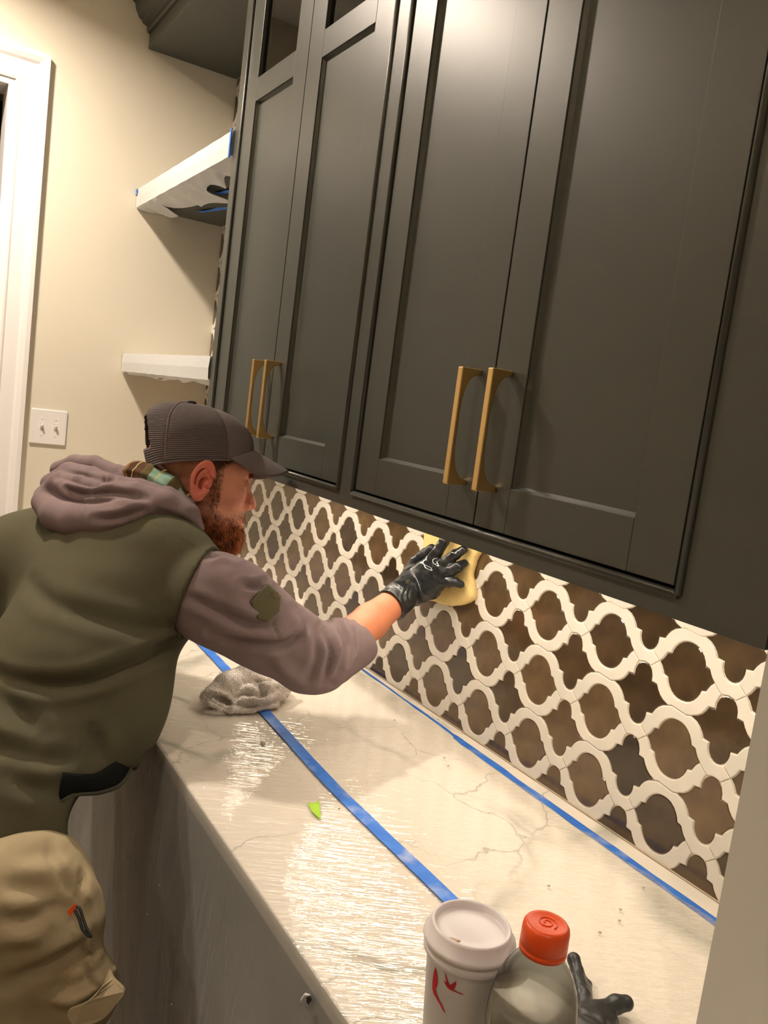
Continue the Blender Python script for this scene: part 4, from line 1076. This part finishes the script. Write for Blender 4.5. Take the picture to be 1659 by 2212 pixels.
sdf_obj('shirt_collar', colr, (1.25, -.80, 1.20), (1.75, -.30, 1.50), .004, m_pl, man, [([(1.380,-0.640,1.358), (1.448,-0.623,1.372), (1.532,-0.604,1.368), (1.581,-0.571,1.340)], -.003, .004)], [(.001, 50, 7)])

# --- head, neck and the body under the clothes: one continuous surface
HO = np.array((1.499,-0.516,1.360), np.float32)      # between the ear canals
ya, pi_ = math.radians(20), math.radians(8)
rr_, dd_, ff_ = np.array(_r), np.array(_d), np.array(_f)
f0 = math.cos(ya) * rr_ + math.sin(ya) * ff_
HF = math.cos(pi_) * f0 + math.sin(pi_) * dd_; HF /= np.linalg.norm(HF)
HL = -math.sin(ya) * rr_ + math.cos(ya) * ff_; HL -= HF * (HL @ HF); HL /= np.linalg.norm(HL)
HU = np.cross(HF, HL); 
if HU[2] < 0: HU = -HU
HM = np.array([HF, HL, HU], np.float32)             # world -> head rows
HS = 1.05
def toW(p): return HO + HS * (np.asarray(p, np.float32) @ HM)
def toH(V): return (V - HO) @ HM.T / HS
def bl(fn): return lambda p: fn(toH(p))
sym = lambda c_, s: (c_[0], c_[1] * s, c_[2])
hs = [s_ell((-.008, 0, .046), (.092, .075, .088)), s_ell((.034, 0, -.012), (.058, .062, .088)),
      s_ell((.028, 0, -.060), (.056, .046, .044)), s_ell((.070, 0, -.092), (.020, .022, .018))]
for s in (-1, 1):
    hs += [s_cap((.004, s * .054, -.045), (.062, s * .020, -.094), .017, .016), s_ell((.062, s * .046, -.012), (.022, .018, .018)),
           s_cap((.074, s * .044, .034), (.088, s * .012, .030), .011, .011)]
head0 = s_u(hs, .022)
head1 = s_u([head0, s_ell((.072, 0, -.060), (.024, .030, .030))], .018)
for s in (-1, 1): head1 = s_sub(head1, s_ell((.098, s * .032, .011), (.017, .017, .013)), .010)
nose = s_u([s_chain([(.083, 0, .026), (.092, 0, .008), (.102, 0, -.014), (.106, 0, -.024)], [.009, .0085, .0095, .0115], .006)] + [s_ell((.094, s * .0125, -.030), (.011, .0075, .0080)) for s in (-1, 1)], .006)
head2 = s_u([head1, nose], .008)
for s in (-1, 1): head2 = s_sub(head2, s_ell((.100, s * .0065, -.0385), (.006, .0035, .004)), .002)
lids = [s_ell((.0765, s * .031, .012), (.0145, .0165, .0135)) for s in (-1, 1)]
head3 = s_u([head2] + lids, .006)
for s in (-1, 1): head3 = s_sub(head3, s_ell((.0925, s * .032, .0105), (.010, .0125, .0032)), .001)
lips = s_u([s_chain([(.078, -.022, -.064), (.0905, -.010, -.0605), (.092, 0, -.0615), (.0905, .010, -.0605), (.078, .022, -.064)], [.003, .0055, .0055, .0055, .003], .003),
            s_chain([(.077, -.019, -.067), (.0875, -.008, -.0705), (.089, 0, -.071), (.0875, .008, -.0705), (.077, .019, -.067)], [.003, .006, .0065, .006, .003], .003)], .0015)
head4 = s_u([head3, lips], .005)
neck_w = s_chain([toW((-.028, 0, -.020)), toW((-.040, 0, -.075)), NB, (1.485,-0.618,1.217)], [.058, .058, .066, .085], .02)
f_head = s_u([bl(head4), neck_w], .020)
lo_h = (1.25, -.80, 1.20); hi_h = (1.80, -.30, 1.66)
f_forearm = s_chain([EL_R, (1.747,-0.277,1.093), (1.715,-0.200,1.129), WR_R], [.040, .041, .0365, .028], .01)
f_under = s_u([s_ell((1.500,-0.672,1.127), (.165, .105, .20), FR), s_ell((1.626,-0.800,0.933), (.14, .09, .25), FR), s_cap(SH_R, EL_R, .05, .042), s_cap(SH_L, LE, .05, .04), s_cap(LE, LW, .040, .028), f_forearm,
               s_cap(SH_R, SH_L, .06, .06), neck_w], .03)
# detailed head and a coarser body share the neck; joined into one mesh
V1, F1 = nets(f_head, lo_h, hi_h, .0022); N1 = grad(f_head, V1); V1 = V1 - N1 * np.clip(f_head(V1), -.002, .002)[:, None]
f_under = s_sub(f_under, bench)
V2_, F2_ = nets(f_under, (1.1, -1.1, .70), (2.0, -.02, 1.40), .008)
V3_, F3_ = nets(f_forearm, (1.6, -.5, 1.05), (1.85, -.02, 1.30), .003)
Vb = np.concatenate([V1, V2_, V3_]); Fb = np.concatenate([F1, F2_ + len(V1), F3_ + len(V1) + len(V2_)])
me = meshof(Vb, Fb.tolist(), 'body'); body = link('body', me, m_skin, man, True)
H = toH(Vb.astype(np.float32)); nz1 = vnoise(H, 90, 3); nz2 = vnoise(H, 260, 4)
def g3(c_, r_): return np.exp(-(((H - np.array(c_)) / np.array(r_)) ** 2).sum(1))
base = np.tile(np.array(S(212, 150, 122)), (len(H), 1))
def mixin(base, col, w): w = np.clip(w, 0, 1)[:, None]; return base * (1 - w) + np.array(col) * w
red = g3((.104, 0, -.026), (.022, .03, .022)) + .5 * g3((.06, .05, -.02), (.03, .03, .03)) + .5 * g3((.06, -.05, -.02), (.03, .03, .03))
base = mixin(base, S(206, 112, 96), red * .75)
base = mixin(base, S(206, 122, 84), (H[:, 2] < -.14) * (Vb[:, 1] > -.40) * .75)     # tanned forearm
isface = (H[:, 0] > -.06) & (H[:, 2] > -.16) & (H[:, 2] < .12)
aL = np.abs(H[:, 1])
# beard: below a line from the sideburn to the mouth corner, plus moustache
line = -.034 - .46 * (H[:, 0] - .02) + .012 * nz1 * .5
bd = np.clip((line - H[:, 2]) / .016 + .3, 0, 1) * (H[:, 0] > -.012 + .02 * nz1 * .4) * (H[:, 2] > -.150)
bd = np.maximum(bd, np.clip(1 - np.abs(H[:, 0] - .022) / .016, 0, 1) * (H[:, 2] < .05) * (aL > .045))     # sideburn
mus = g3((.088, 0, -.051), (.016, .034, .0085)) * 1.5
sb = np.clip(1 - np.abs(H[:, 0] - .024) / .018, 0, 1) * (H[:, 2] > -.04) * (aL > .04)
lipm = g3((.092, 0, -.066), (.008, .018, .0065))
bdm = np.clip(np.maximum(bd * .85, mus), 0, 1) * isface
bdm = bdm * np.clip(.82 + .25 * nz2, .4, 1) * (1 - .9 * np.clip(lipm * 1.3, 0, 1))
base = mixin(base, S(112, 62, 36), bdm * .85)
base = mixin(base, S(196, 120, 104), lipm * .8)
nape = ((H[:, 0] < -.018) & (H[:, 2] > -.055) & (H[:, 2] < .12)) * np.clip((.0 - H[:, 0] - .01) / .03, 0, 1) * .55
base = mixin(base, S(112, 84, 66), nape * np.clip(.8 + .3 * nz2, 0, 1))
base = mixin(base, S(74, 46, 32), np.clip((H[:, 2] - .018 - .35 * np.clip(H[:, 0] - .02, 0, 1) * 2) / .012, 0, 1) * (aL > .035) * (H[:, 0] < .064) * (H[:, 0] > .004) * .9)
brow = g3((.088, -.028, .030), (.012, .018, .0045)) + g3((.088, .028, .030), (.012, .018, .0045))
base = mixin(base, S(104, 66, 44), brow * .9)
base = mixin(base, S(120, 66, 56), (g3((.0895, -.032, .0105), (.010, .014, .0035)) + g3((.0895, .032, .0105), (.012, .016, .0036))) * .95)
vcol(body, base)
# ears
def ear(s, name):
    c0 = np.array((-.004, s * .0745, .004))
    tilt = .22
    def f(p):
        q_ = toH(p) - c0.astype(np.float32)
        x = q_[:, 0] * math.cos(tilt) - q_[:, 2] * math.sin(tilt); z = q_[:, 0] * math.sin(tilt) + q_[:, 2] * math.cos(tilt)
        y = q_[:, 1] * s; x = x + .0; 
        y2 = y - .010 - .18 * (-x)                      # ear stands off the head towards the back
        out = np.stack([x, y2, z], 1)
        xs = np.where(z > 0, .0195, .0150 + .004 * (1 + z / .035)).astype(np.float32)
        pl = np.sqrt((x / xs) ** 2 + ((z + .001) / .0345) ** 2)
        rad = (pl - 1) * .016
        th = np.abs(y2) - .0028
        slab = np.maximum(rad, th) + 0
        helix = np.sqrt((np.abs(pl - .90) * .017) ** 2 + (y2 - .0050) ** 2) - .0043 + .010 * np.clip(x / .02, 0, 1) * (np.abs(z) < .012)
        d = smin(slab, helix, .003)
        ante = np.sqrt((np.abs(np.sqrt(((x - .002) / .0115) ** 2 + ((z + .001) / .020) ** 2) - 1) * .011) ** 2 + (y2 - .003) ** 2) - .0026 + .012 * np.clip((x - .002) / .02, 0, 1)
        d = smin(d, ante, .003)
        conch = np.sqrt(((x - .0045) / .0095) ** 2 + ((z + .004) / .0140) ** 2 + ((y2 - .005) / .012) ** 2)
        scaph = np.sqrt((np.abs(np.sqrt(((x - .001) / .0150) ** 2 + ((z - .003) / .0260) ** 2) - 1) * .014) ** 2 + (y2 - .0045) ** 2) - .0030 + .010 * (z < -.012)
        d = -smin(-d, scaph, .0015)
        d = -smin(-d, (conch - 1) * .009, .002)
        trag = np.sqrt((x - .0135) ** 2 + (z + .003) ** 2 + (y2 + .001) ** 2) - .0058
        d = smin(d, trag, .004)
        lobe = np.sqrt(((x - .005) / 1.0) ** 2 + ((z + .029) / 1.1) ** 2 + (y2 * 1.4) ** 2) - .0085
        d = smin(d, lobe, .004)
        root = np.sqrt(((x - .006) / 1.0) ** 2 + ((z) / 2.6) ** 2 + ((y + .004) / 1.0) ** 2) - .0085
        return smin(d, root, .006)
    cw = toW(c0 + np.array((0, s * .006, 0)))
    m_e = bpy.data.materials.get('ear_skin') or mat('ear_skin', S(222, 128, 108), .5, 0, .35, **{'Subsurface Weight': .15})
    m_e.node_tree.nodes['Principled BSDF'].inputs['Subsurface Radius'].default_value = (.01, .004, .002)
    return sdf_obj(name, f, cw - .048, cw + .048, .0012, m_e, body)
ear(-1, 'ear'); ear(1, 'ear')
if True:
    m_eye = mat('eye_white', S(225, 215, 205), .15); m_ir = mat('iris', S(70, 90, 100), .1)
    for s in (-1, 1):
        bm = bmesh.new(); bmesh.ops.create_uvsphere(bm, u_segments=24, v_segments=16, radius=.0122)
        me = bpy.data.meshes.new('eye'); bm.to_mesh(me); bm.free(); e_ = link('eye', me, m_eye, body, True)
        e_.location = toW((.0765, s * .031, .0105))
        bm = bmesh.new(); bmesh.ops.create_uvsphere(bm, u_segments=20, v_segments=12, radius=.0058)
        me = bpy.data.meshes.new('iris'); bm.to_mesh(me); bm.free(); i_ = link('iris', me, m_ir, body, True)
        i_.location = toW((.0765 + .0072, s * .031, .0105)); 
# hair and beard strands
def strands(name, pick, count, ln, dirf, m, wdt=.0005, seed=3, curl=.3):
    rs = np.random.RandomState(seed); Hn = N1 @ HM.T; idx = np.argwhere(pick > 0)[:, 0]
    if not len(idx): return
    w_ = pick[idx]; idx = rs.choice(idx, count, p=w_ / w_.sum()); V = []; F = []
    P0 = toH(V1)[idx] + rs.normal(size=(count, 3)) * .0009; Nn = Hn[idx]
    for k in range(count):
        d0 = Nn[k] * .5 + dirf(P0[k]) + rs.normal(size=3) * curl; d0 /= np.linalg.norm(d0)
        d1 = d0 * .5 + dirf(P0[k]) + rs.normal(size=3) * curl; d1 /= np.linalg.norm(d1)
        L = ln(P0[k]) * (.6 + .7 * rs.rand()); side = np.cross(d0, rs.normal(size=3)); side /= np.linalg.norm(side) + 1e-9; side *= wdt
        a0 = P0[k] - Nn[k] * .001; a1 = a0 + d0 * L * .5; a2 = a1 + d1 * L * .5; i0 = len(V)
        V += [a0 - side, a0 + side, a1 + side * .8, a1 - side * .8, a2]; F += [(i0, i0 + 1, i0 + 2, i0 + 3), (i0 + 3, i0 + 2, i0 + 4)]
    o = link(name, meshof(toW(np.array(V)), F), m, body); o['kind'] = 'stuff'; return o
m_bd = mat('rust_beard', S(142, 78, 42), .7, 0, .25); n, l, b = nodes(m_bd)
add_var(m_bd, S(104, 56, 30), S(186, 108, 60), 60, 2)
m_hr = mat('brown_hair', S(74, 50, 36), .7, 0, .25)
K1 = len(V1); h1 = H[:K1]
pk = bdm[:K1] * (h1[:, 2] < -.02)
strands('beard', pk * (.6 + .5 * (h1[:, 2] < -.07)) , 15000, lambda p: .004 + .020 * max(0, min(1, (-.052 - p[2]) / .05)) * (1 if p[0] > .03 else .7), lambda p: np.array((.45, 0, -1.1)) * 1.0, m_bd, .00042, 3, .30)
strands('hair', (base[:K1, 0] < .17) * (h1[:, 2] > -.02) * (h1[:, 0] < .07) + 1.0 * (sb[:K1] > .3) * (h1[:, 2] < .05), 5000, lambda p: .006, lambda p: np.array((.1, 0, -.9)), m_hr, .0004, 5, .25)
strands('hair', (nape[:K1] > .2) * 1.0, 3500, lambda p: .003, lambda p: np.array((-.1, 0, -.9)), m_hr, .0003, 6, .3)
strands('eyebrow', np.clip(brow[:K1] - .3, 0, 1), 500, lambda p: .007, lambda p: np.array((.1, 0.9 * np.sign(p[1]), -.1)), m_bd, .0004, 7, .2)

# --- cap
m_cap = mat('grey_cap_cotton', S(110, 100, 98), .9, 0, .1); add_bump(m_cap, 900, .35, .0006)
m_mesh = mat('grey_cap_mesh', S(100, 90, 88), .9, 0, .1)
n, l, b = nodes(m_mesh)
at_ = n.new('ShaderNodeAttribute'); at_.attribute_name = 'Col'; wv = n.new('ShaderNodeSeparateColor'); l.new(at_.outputs['Color'], wv.inputs[0])
mu = n.new('ShaderNodeMath'); mu.operation = 'MULTIPLY'; mu.inputs[1].default_value = 330; l.new(wv.outputs[0], mu.inputs[0])
si = n.new('ShaderNodeMath'); si.operation = 'SINE'; l.new(mu.outputs[0], si.inputs[0])
rp = n.new('ShaderNodeValToRGB'); rp.color_ramp.elements[0].position = .2; rp.color_ramp.elements[0].color = (*S(80, 72, 72), 1); rp.color_ramp.elements[1].position = .75; rp.color_ramp.elements[1].color = (*S(112, 102, 100), 1)
ma = n.new('ShaderNodeMath'); ma.operation = 'MULTIPLY_ADD'; ma.inputs[1].default_value = .5; ma.inputs[2].default_value = .5; l.new(si.outputs[0], ma.inputs[0])
l.new(ma.outputs[0], rp.inputs[0]); l.new(rp.outputs[0], b.inputs['Base Color'])
bu = n.new('ShaderNodeBump'); bu.inputs['Strength'].default_value = .6; bu.inputs['Distance'].default_value = .001; l.new(si.outputs[0], bu.inputs['Height']); l.new(bu.outputs[0], b.inputs['Normal'])
capo = empty('cap', tuple(toW((0, 0, .05)))); 
def rim_z(x): return .018 + (x + .125) * .19 + .34 * max(0, x - .045)
def crown(th, t):      # th: 0 front, pi back; t: 0 rim .. 1 top
    cx0, a, bb, top = -.022, .119, .083, .150
    ph = t * math.pi / 2; rr = math.cos(ph) ** .62 if t < 1 else 0; hh = math.sin(ph) ** .92
    sx_ = math.copysign(abs(math.cos(th)) ** .92, math.cos(th)); sy_ = math.copysign(abs(math.sin(th)) ** .92, math.sin(th))
    fx = (1 - .37 * max(0, 1 - t / .50) * abs(math.cos(th))) if math.cos(th) < 0 else 1 - .03 * t
    x = cx0 + a * rr * sx_ * fx - .012 * t * t
    y = bb * rr * sy_
    z0 = rim_z(cx0 + a * sx_); z = z0 + (top - z0) * hh
    k6 = abs(math.sin(th * 3 + math.pi / 2 * 0)) ; groove = -.0016 * math.exp(-(k6 / .05) ** 2) * (1 if t < .97 else 0)
    n_ = math.hypot(x - cx0, y) + 1e-6
    return np.array((x + (x - cx0) / n_ * groove, y + y / n_ * groove, z + .4 * groove))
NT, NR = 144, 40
def crown_part(name, th_ok, m):
    V = []; col = []; F = []
    for j in range(NR + 1):
        for i in range(NT):
            th = 2 * math.pi * i / NT; t = j / NR
            V.append(crown(th, t)); col.append((t, t, t))
    for j in range(NR):
        for i in range(NT):
            thc = 2 * math.pi * (i + .5) / NT; tc_ = (j + .5) / NR
            if th_ok(thc, tc_): F.append((j * NT + i, j * NT + (i + 1) % NT, (j + 1) * NT + (i + 1) % NT, (j + 1) * NT + i))
    used = sorted({k for f in F for k in f}); mpx = {k: i for i, k in enumerate(used)}
    W = toW(np.array([V[k] for k in used])); W = W + HU * (.0012 * vnoise(W, 60, 9))[:, None]
    o = link(name, meshof(W, [tuple(mpx[k] for k in f) for f in F]), m, capo, True)
    vcol(o, np.array([col[k] for k in used], float)); md = o.modifiers.new('thick', 'SOLIDIFY'); md.thickness = .0022; md.offset = -1
    return o
def dth(a_, b2): return abs((a_ - b2 + math.pi) % (2 * math.pi) - math.pi)
open_back = lambda th, t: dth(th, math.pi) / .55 < 1 and .14 < t < .14 + .50 * math.sqrt(max(0, 1 - (dth(th, math.pi) / .55) ** 2))
below_strap = lambda th, t: dth(th, math.pi) < .36 and t < .06
isfront = lambda th, t: dth(th, 0) < math.pi / 3
crown_part('cap_front', lambda th, t: isfront(th, t), m_cap)
crown_part('cap_mesh', lambda th, t: not isfront(th, t) and not open_back(th, t), m_mesh)
for k in range(6):
    th = k * math.pi / 3; th = th + (0 if k else 0)
    w = MB(); ss = .16 + .5 if k == 3 else 0.0
    w.tube([toW(crown(th, max(ss, 0) + (1 - max(ss, 0)) * q_ / 24) + np.array((0, 0, .0006))) for q_ in range(24)], .0022 if k in (1, 5, 2, 4) else .0012, 6)
    w.obj('cap_seam', m_cap, capo, True)
w = MB(); w.tube([toW(crown(2 * math.pi * k / 96, .0) + np.array((0, 0, .001))) for k in range(97)], .0022, 6); w.obj('sweatband', m_cap, capo, True)
g = MB().lathe([(.0001, -.003), (.0095, -.002), (.0105, .0015), (.0085, .004), (.0001, .005)], n=20)
bt = link('button', g.mesh(), mat('cap_button', S(58, 48, 50), .8), capo, True)
tp_ = toW(crown(0, 1.0) + np.array((0, 0, .003))); Rm = Matrix(((HF[0], HL[0], HU[0], tp_[0]), (HF[1], HL[1], HU[1], tp_[1]), (HF[2], HL[2], HU[2], tp_[2]), (0, 0, 0, 1))); bt.data.transform(Rm)
# brim: curved visor with thickness
V = []; nb1, nb2 = 40, 12
for i in range(nb1 + 1):
    th = -1.02 + 2.04 * i / nb1
    root = crown(th, .02); e_ = abs(th) / 1.02
    ext = .074 * (1 - e_ ** 4) ** .4 if e_ < 1 else 0
    for j in range(nb2 + 1):
        v = j / nb2
        x = root[0] + ext * v; y = root[1] * (1 + .04 * v)
        q_ = ext * v / .074; z = root[2] - .028 * q_ - 2.6 * q_ * y * y
        V.append(toW((x, y, z)))
F = [(i * (nb2 + 1) + j, (i + 1) * (nb2 + 1) + j, (i + 1) * (nb2 + 1) + j + 1, i * (nb2 + 1) + j + 1) for i in range(nb1) for j in range(nb2)]
o = MB().add(V, F).obj('brim', m_cap, capo, True); md = o.modifiers.new('thick', 'SOLIDIFY'); md.thickness = .0034; md.offset = 0
capo.parent = man; capo.matrix_parent_inverse = Matrix.Translation(-Vector(man.location))
capo['label'] = 'faded grey ball cap with mesh back panels'
# --- gloved right hand
w0 = np.array(WR_R, float)
f_gl = s_u([
    s_chain([(1.703,-0.153,1.154), WR_R, (1.654,-0.062,1.191)], [.0375, .034, .036], .01),
    s_chain([(1.650,-0.064,1.203), (1.680,-0.055,1.228), (1.701,-0.052,1.254)], [.026, .024, .015], .006),
    s_chain([(1.656,-0.060,1.185), (1.699,-0.054,1.217), (1.741,-0.050,1.247)], [.028, .024, .015], .006),
    s_chain([(1.668,-0.062,1.171), (1.707,-0.056,1.194), (1.736,-0.050,1.220)], [.024, .022, .015], .006),
    s_chain([(1.668,-0.060,1.195), (1.724,-0.052,1.233)], [.026, .018], .006)], .012)
fing = [
    s_chain([(1.688,-0.052,1.251), (1.706,-0.050,1.275), (1.715,-0.043,1.301), (1.716,-0.037,1.319)], [.0145, .0125, .0115, .0095], .003),
    s_chain([(1.712,-0.050,1.242), (1.747,-0.052,1.264), (1.765,-0.046,1.282), (1.777,-0.037,1.295)], [.0140, .0125, .0112, .0092], .003),
    s_chain([(1.731,-0.050,1.232), (1.765,-0.052,1.248), (1.780,-0.045,1.260), (1.784,-0.036,1.268)], [.0132, .0118, .0108, .0090], .003),
    s_chain([(1.725,-0.050,1.215), (1.763,-0.052,1.224), (1.777,-0.045,1.226), (1.783,-0.036,1.223)], [.0120, .0105, .0095, .0082], .003),
    s_chain([(1.624,-0.058,1.211), (1.630,-0.050,1.237), (1.650,-0.042,1.259), (1.663,-0.036,1.274)], [.0160, .0125, .0110, .0095], .003)]
f_gl = s_u([f_gl] + fing, .0045)
wn = np.array((1.698,-0.145,1.162)) ; dn = np.array((1.715,-0.200,1.129)) - np.array(WR_R)
f_gl = s_and(f_gl, s_plane(wn + dn * .05, dn), .002)
gll = [([(1.682,-0.090,1.198), (1.672,-0.090,1.181), (1.683,-0.090,1.164)], .002, .0025), ([(1.665,-0.090,1.194), (1.655,-0.090,1.173), (1.670,-0.090,1.156)], .002, .0025),
       ([(1.699,-0.060,1.255), (1.727,-0.060,1.246), (1.747,-0.060,1.232)], -.002, .004), ([(1.689,-0.070,1.247), (1.726,-0.070,1.239), (1.747,-0.070,1.221)], .0018, .003)]
m_wet = mat('wet_black_nitrile', S(30, 32, 34), .22, 0, .6); add_bump(m_wet, 110, .5, .002, 3)
n, l, b = nodes(m_wet)
tc = n.new('ShaderNodeTexCoord'); t_ = n.new('ShaderNodeTexNoise'); t_.inputs['Scale'].default_value = 25; l.new(tc.outputs['Object'], t_.inputs[0])
mr = n.new('ShaderNodeMapRange'); mr.inputs[1].default_value = .4; mr.inputs[2].default_value = .6; mr.inputs[3].default_value = .12; mr.inputs[4].default_value = .5; l.new(t_.outputs[0], mr.inputs[0]); l.new(mr.outputs[0], b.inputs['Roughness'])
glo = sdf_obj('glove', f_gl, (1.50, -.20, 1.10), (1.84, -.015, 1.38), .0022, m_wet, man, gll, [(.0007, 120, 8), (.0004, 300, 9)])
# rolled glove cuff
# left hand resting on the worktop
lh = [s_cap(LW, (1.195, -.54, .942), .027, .022)]
for k, (dx, L_) in enumerate(((-.030, .062), (-.011, .075), (.008, .07), (.026, .055))):
    lh.append(s_chain([(1.195 + dx * .8, -.53, .940), (1.192 + dx * 1.1, -.53 + L_ * .55, .938), (1.19 + dx * 1.2, -.53 + L_, .929)], [.010, .009, .0075], .002))
lh.append(s_chain([(1.218, -.555, .94), (1.242, -.53, .936), (1.248, -.505, .929)], [.012, .010, .008], .002))
sdf_obj('glove', s_u(lh, .006), (1.1, -.66, .915), (1.30, -.42, .99), .004, mgl, man)
# --- trousers
kz = (1.862,-0.831,0.729)
RHIP = np.array((1.886,-0.867,0.737)); LHIP = RHIP - A_ * .20
RK = np.array((RHIP[0] + .01, RHIP[1] + .02, .42)); LK = np.array((LHIP[0] - .02, LHIP[1] + .01, .42))
tr = s_u([s_ell((1.920,-0.856,0.796), (.085, .095, .085)), s_ell((1.741,-0.849,0.669), (.16, .125, .13), FR),
          s_chain([RHIP, RHIP + (0, .01, -.14), RK, (RK[0] + .02, RK[1] - .05, .12)], [.118, .116, .085, .075], .03),
          s_chain([LHIP, LHIP + (0, .01, -.14), LK, (LK[0] - .02, LK[1] - .05, .12)], [.118, .106, .080, .072], .03),
          s_ell((1.968,-0.789,0.760), (.030, .035, .075)), s_ell((2.001,-0.775,0.669), (.045, .045, .06))], .030)
tr = s_sub(s_and(tr, s_plane((0, 0, .10), (0, 0, -1)), .01), bench, .01)
tl = [([(1.990,-0.888,0.914), (2.002,-0.874,0.890), (2.017,-0.857,0.865), (2.033,-0.837,0.837), (2.045,-0.822,0.818)], .0050, .0030),
      ([(1.991,-0.885,0.917), (2.004,-0.870,0.893), (2.019,-0.853,0.868), (2.035,-0.833,0.841), (2.046,-0.819,0.822)], -.0035, .0040),
      ([(2.045,-0.822,0.818), (2.056,-0.813,0.782), (2.063,-0.809,0.752), (2.069,-0.805,0.728)], .0055, .0032),
      ([(1.986,-0.900,0.885), (2.005,-0.871,0.882), (2.024,-0.844,0.873)], .012, .011), ([(1.989,-0.902,0.858), (2.008,-0.875,0.850), (2.029,-0.843,0.842)], .011, .011),
      ([(2.016,-0.853,0.888), (2.024,-0.837,0.898), (2.033,-0.820,0.913)], .011, .009), ([(2.003,-0.898,0.782), (2.021,-0.867,0.792), (2.041,-0.830,0.810)], -.011, .014),
      ([(2.023,-0.875,0.742), (2.038,-0.844,0.768), (2.052,-0.819,0.787)], -.013, .016), ([(2.016,-0.890,0.721), (2.036,-0.854,0.745), (2.055,-0.818,0.766)], .013, .013),
      ([(1.981,-0.813,0.889), (1.989,-0.806,0.863), (1.996,-0.803,0.831), (1.997,-0.805,0.814)], .010, .0042),
      ([(2.047,-0.847,0.702), (2.064,-0.815,0.718), (2.078,-0.787,0.742), (2.084,-0.773,0.766)], .010, .006), ([(2.043,-0.857,0.685), (2.067,-0.815,0.702), (2.083,-0.782,0.731)], -.013, .011),
      ([(2.025,-0.840,0.880), (2.034,-0.830,0.863), (2.038,-0.828,0.845)], .011, .012), ([(2.015,-0.868,0.826), (2.029,-0.847,0.820), (2.046,-0.825,0.799)], .010, .010),
      ([(2.000,-0.895,0.816), (2.018,-0.868,0.811), (2.036,-0.843,0.790)], .009, .010), ([(2.011,-0.783,0.814), (2.019,-0.778,0.783), (2.022,-0.780,0.750)], .006, .006)]
tro = sdf_obj('trousers', tr, (1.25, -1.2, .08), (2.15, -.55, 1.02), .0065, m_pant, man, tl, [(.004, 22, 5), (.0018, 50, 6), (.0006, 130, 7)])
# pocket flap, black cord loop, orange lining peeking from the zip
fl = [(2.028,-0.755,0.730), (2.048,-0.753,0.726), (2.068,-0.742,0.718), (2.070,-0.752,0.703), (2.070,-0.765,0.688), (2.068,-0.780,0.681), (2.060,-0.803,0.678), (2.051,-0.812,0.696), (2.058,-0.790,0.708), (2.055,-0.771,0.723)]
g = MB(); cN = np.mean([np.array(p) for p in fl], 0); Cc = cr(fl + [fl[0]], 4)[:-1]
g.poly([tuple(p) for p in Cc], tuple(-VIEW), .006)
g.obj('pocket_flap', m_pant, tro, False, .002)
w = MB().tube(cr([(2.018,-0.808,0.826), (2.026,-0.804,0.827), (2.036,-0.800,0.816), (2.044,-0.797,0.808), (2.052,-0.792,0.801), (2.051,-0.794,0.800), (2.043,-0.801,0.805), (2.032,-0.805,0.816), (2.022,-0.809,0.823)], 6), .0022, 8)
w.obj('cord_loop', mat('black_cord', S(26, 24, 22), .7), tro, True)
w = MB().poly([(2.013,-0.816,0.819), (2.017,-0.808,0.831), (2.019,-0.806,0.826), (2.017,-0.812,0.813)], tuple(-VIEW), .004)
w.obj('orange_lining', mat('orange_lining', S(224, 84, 30), .6), tro)
# --- boots
m_boot = mat('dark_boot', S(60, 44, 32), .6)
for kp in (RK, LK):
    fx, fy = kp[0] + .01, kp[1] - .04
    bo = s_u([s_cap((fx, fy, .17), (fx, fy - .01, .06), .058, .05), s_chain([(fx, fy - .03, .045), (fx, fy + .08, .05), (fx, fy + .16, .036)], [.046, .05, .038], .02)], .02)
    sdf_obj('boot', s_and(bo, s_plane((0, 0, .001), (0, 0, -1)), .004), (fx - .1, fy - .12, -.01), (fx + .1, fy + .24, .24), .008, m_boot, man)
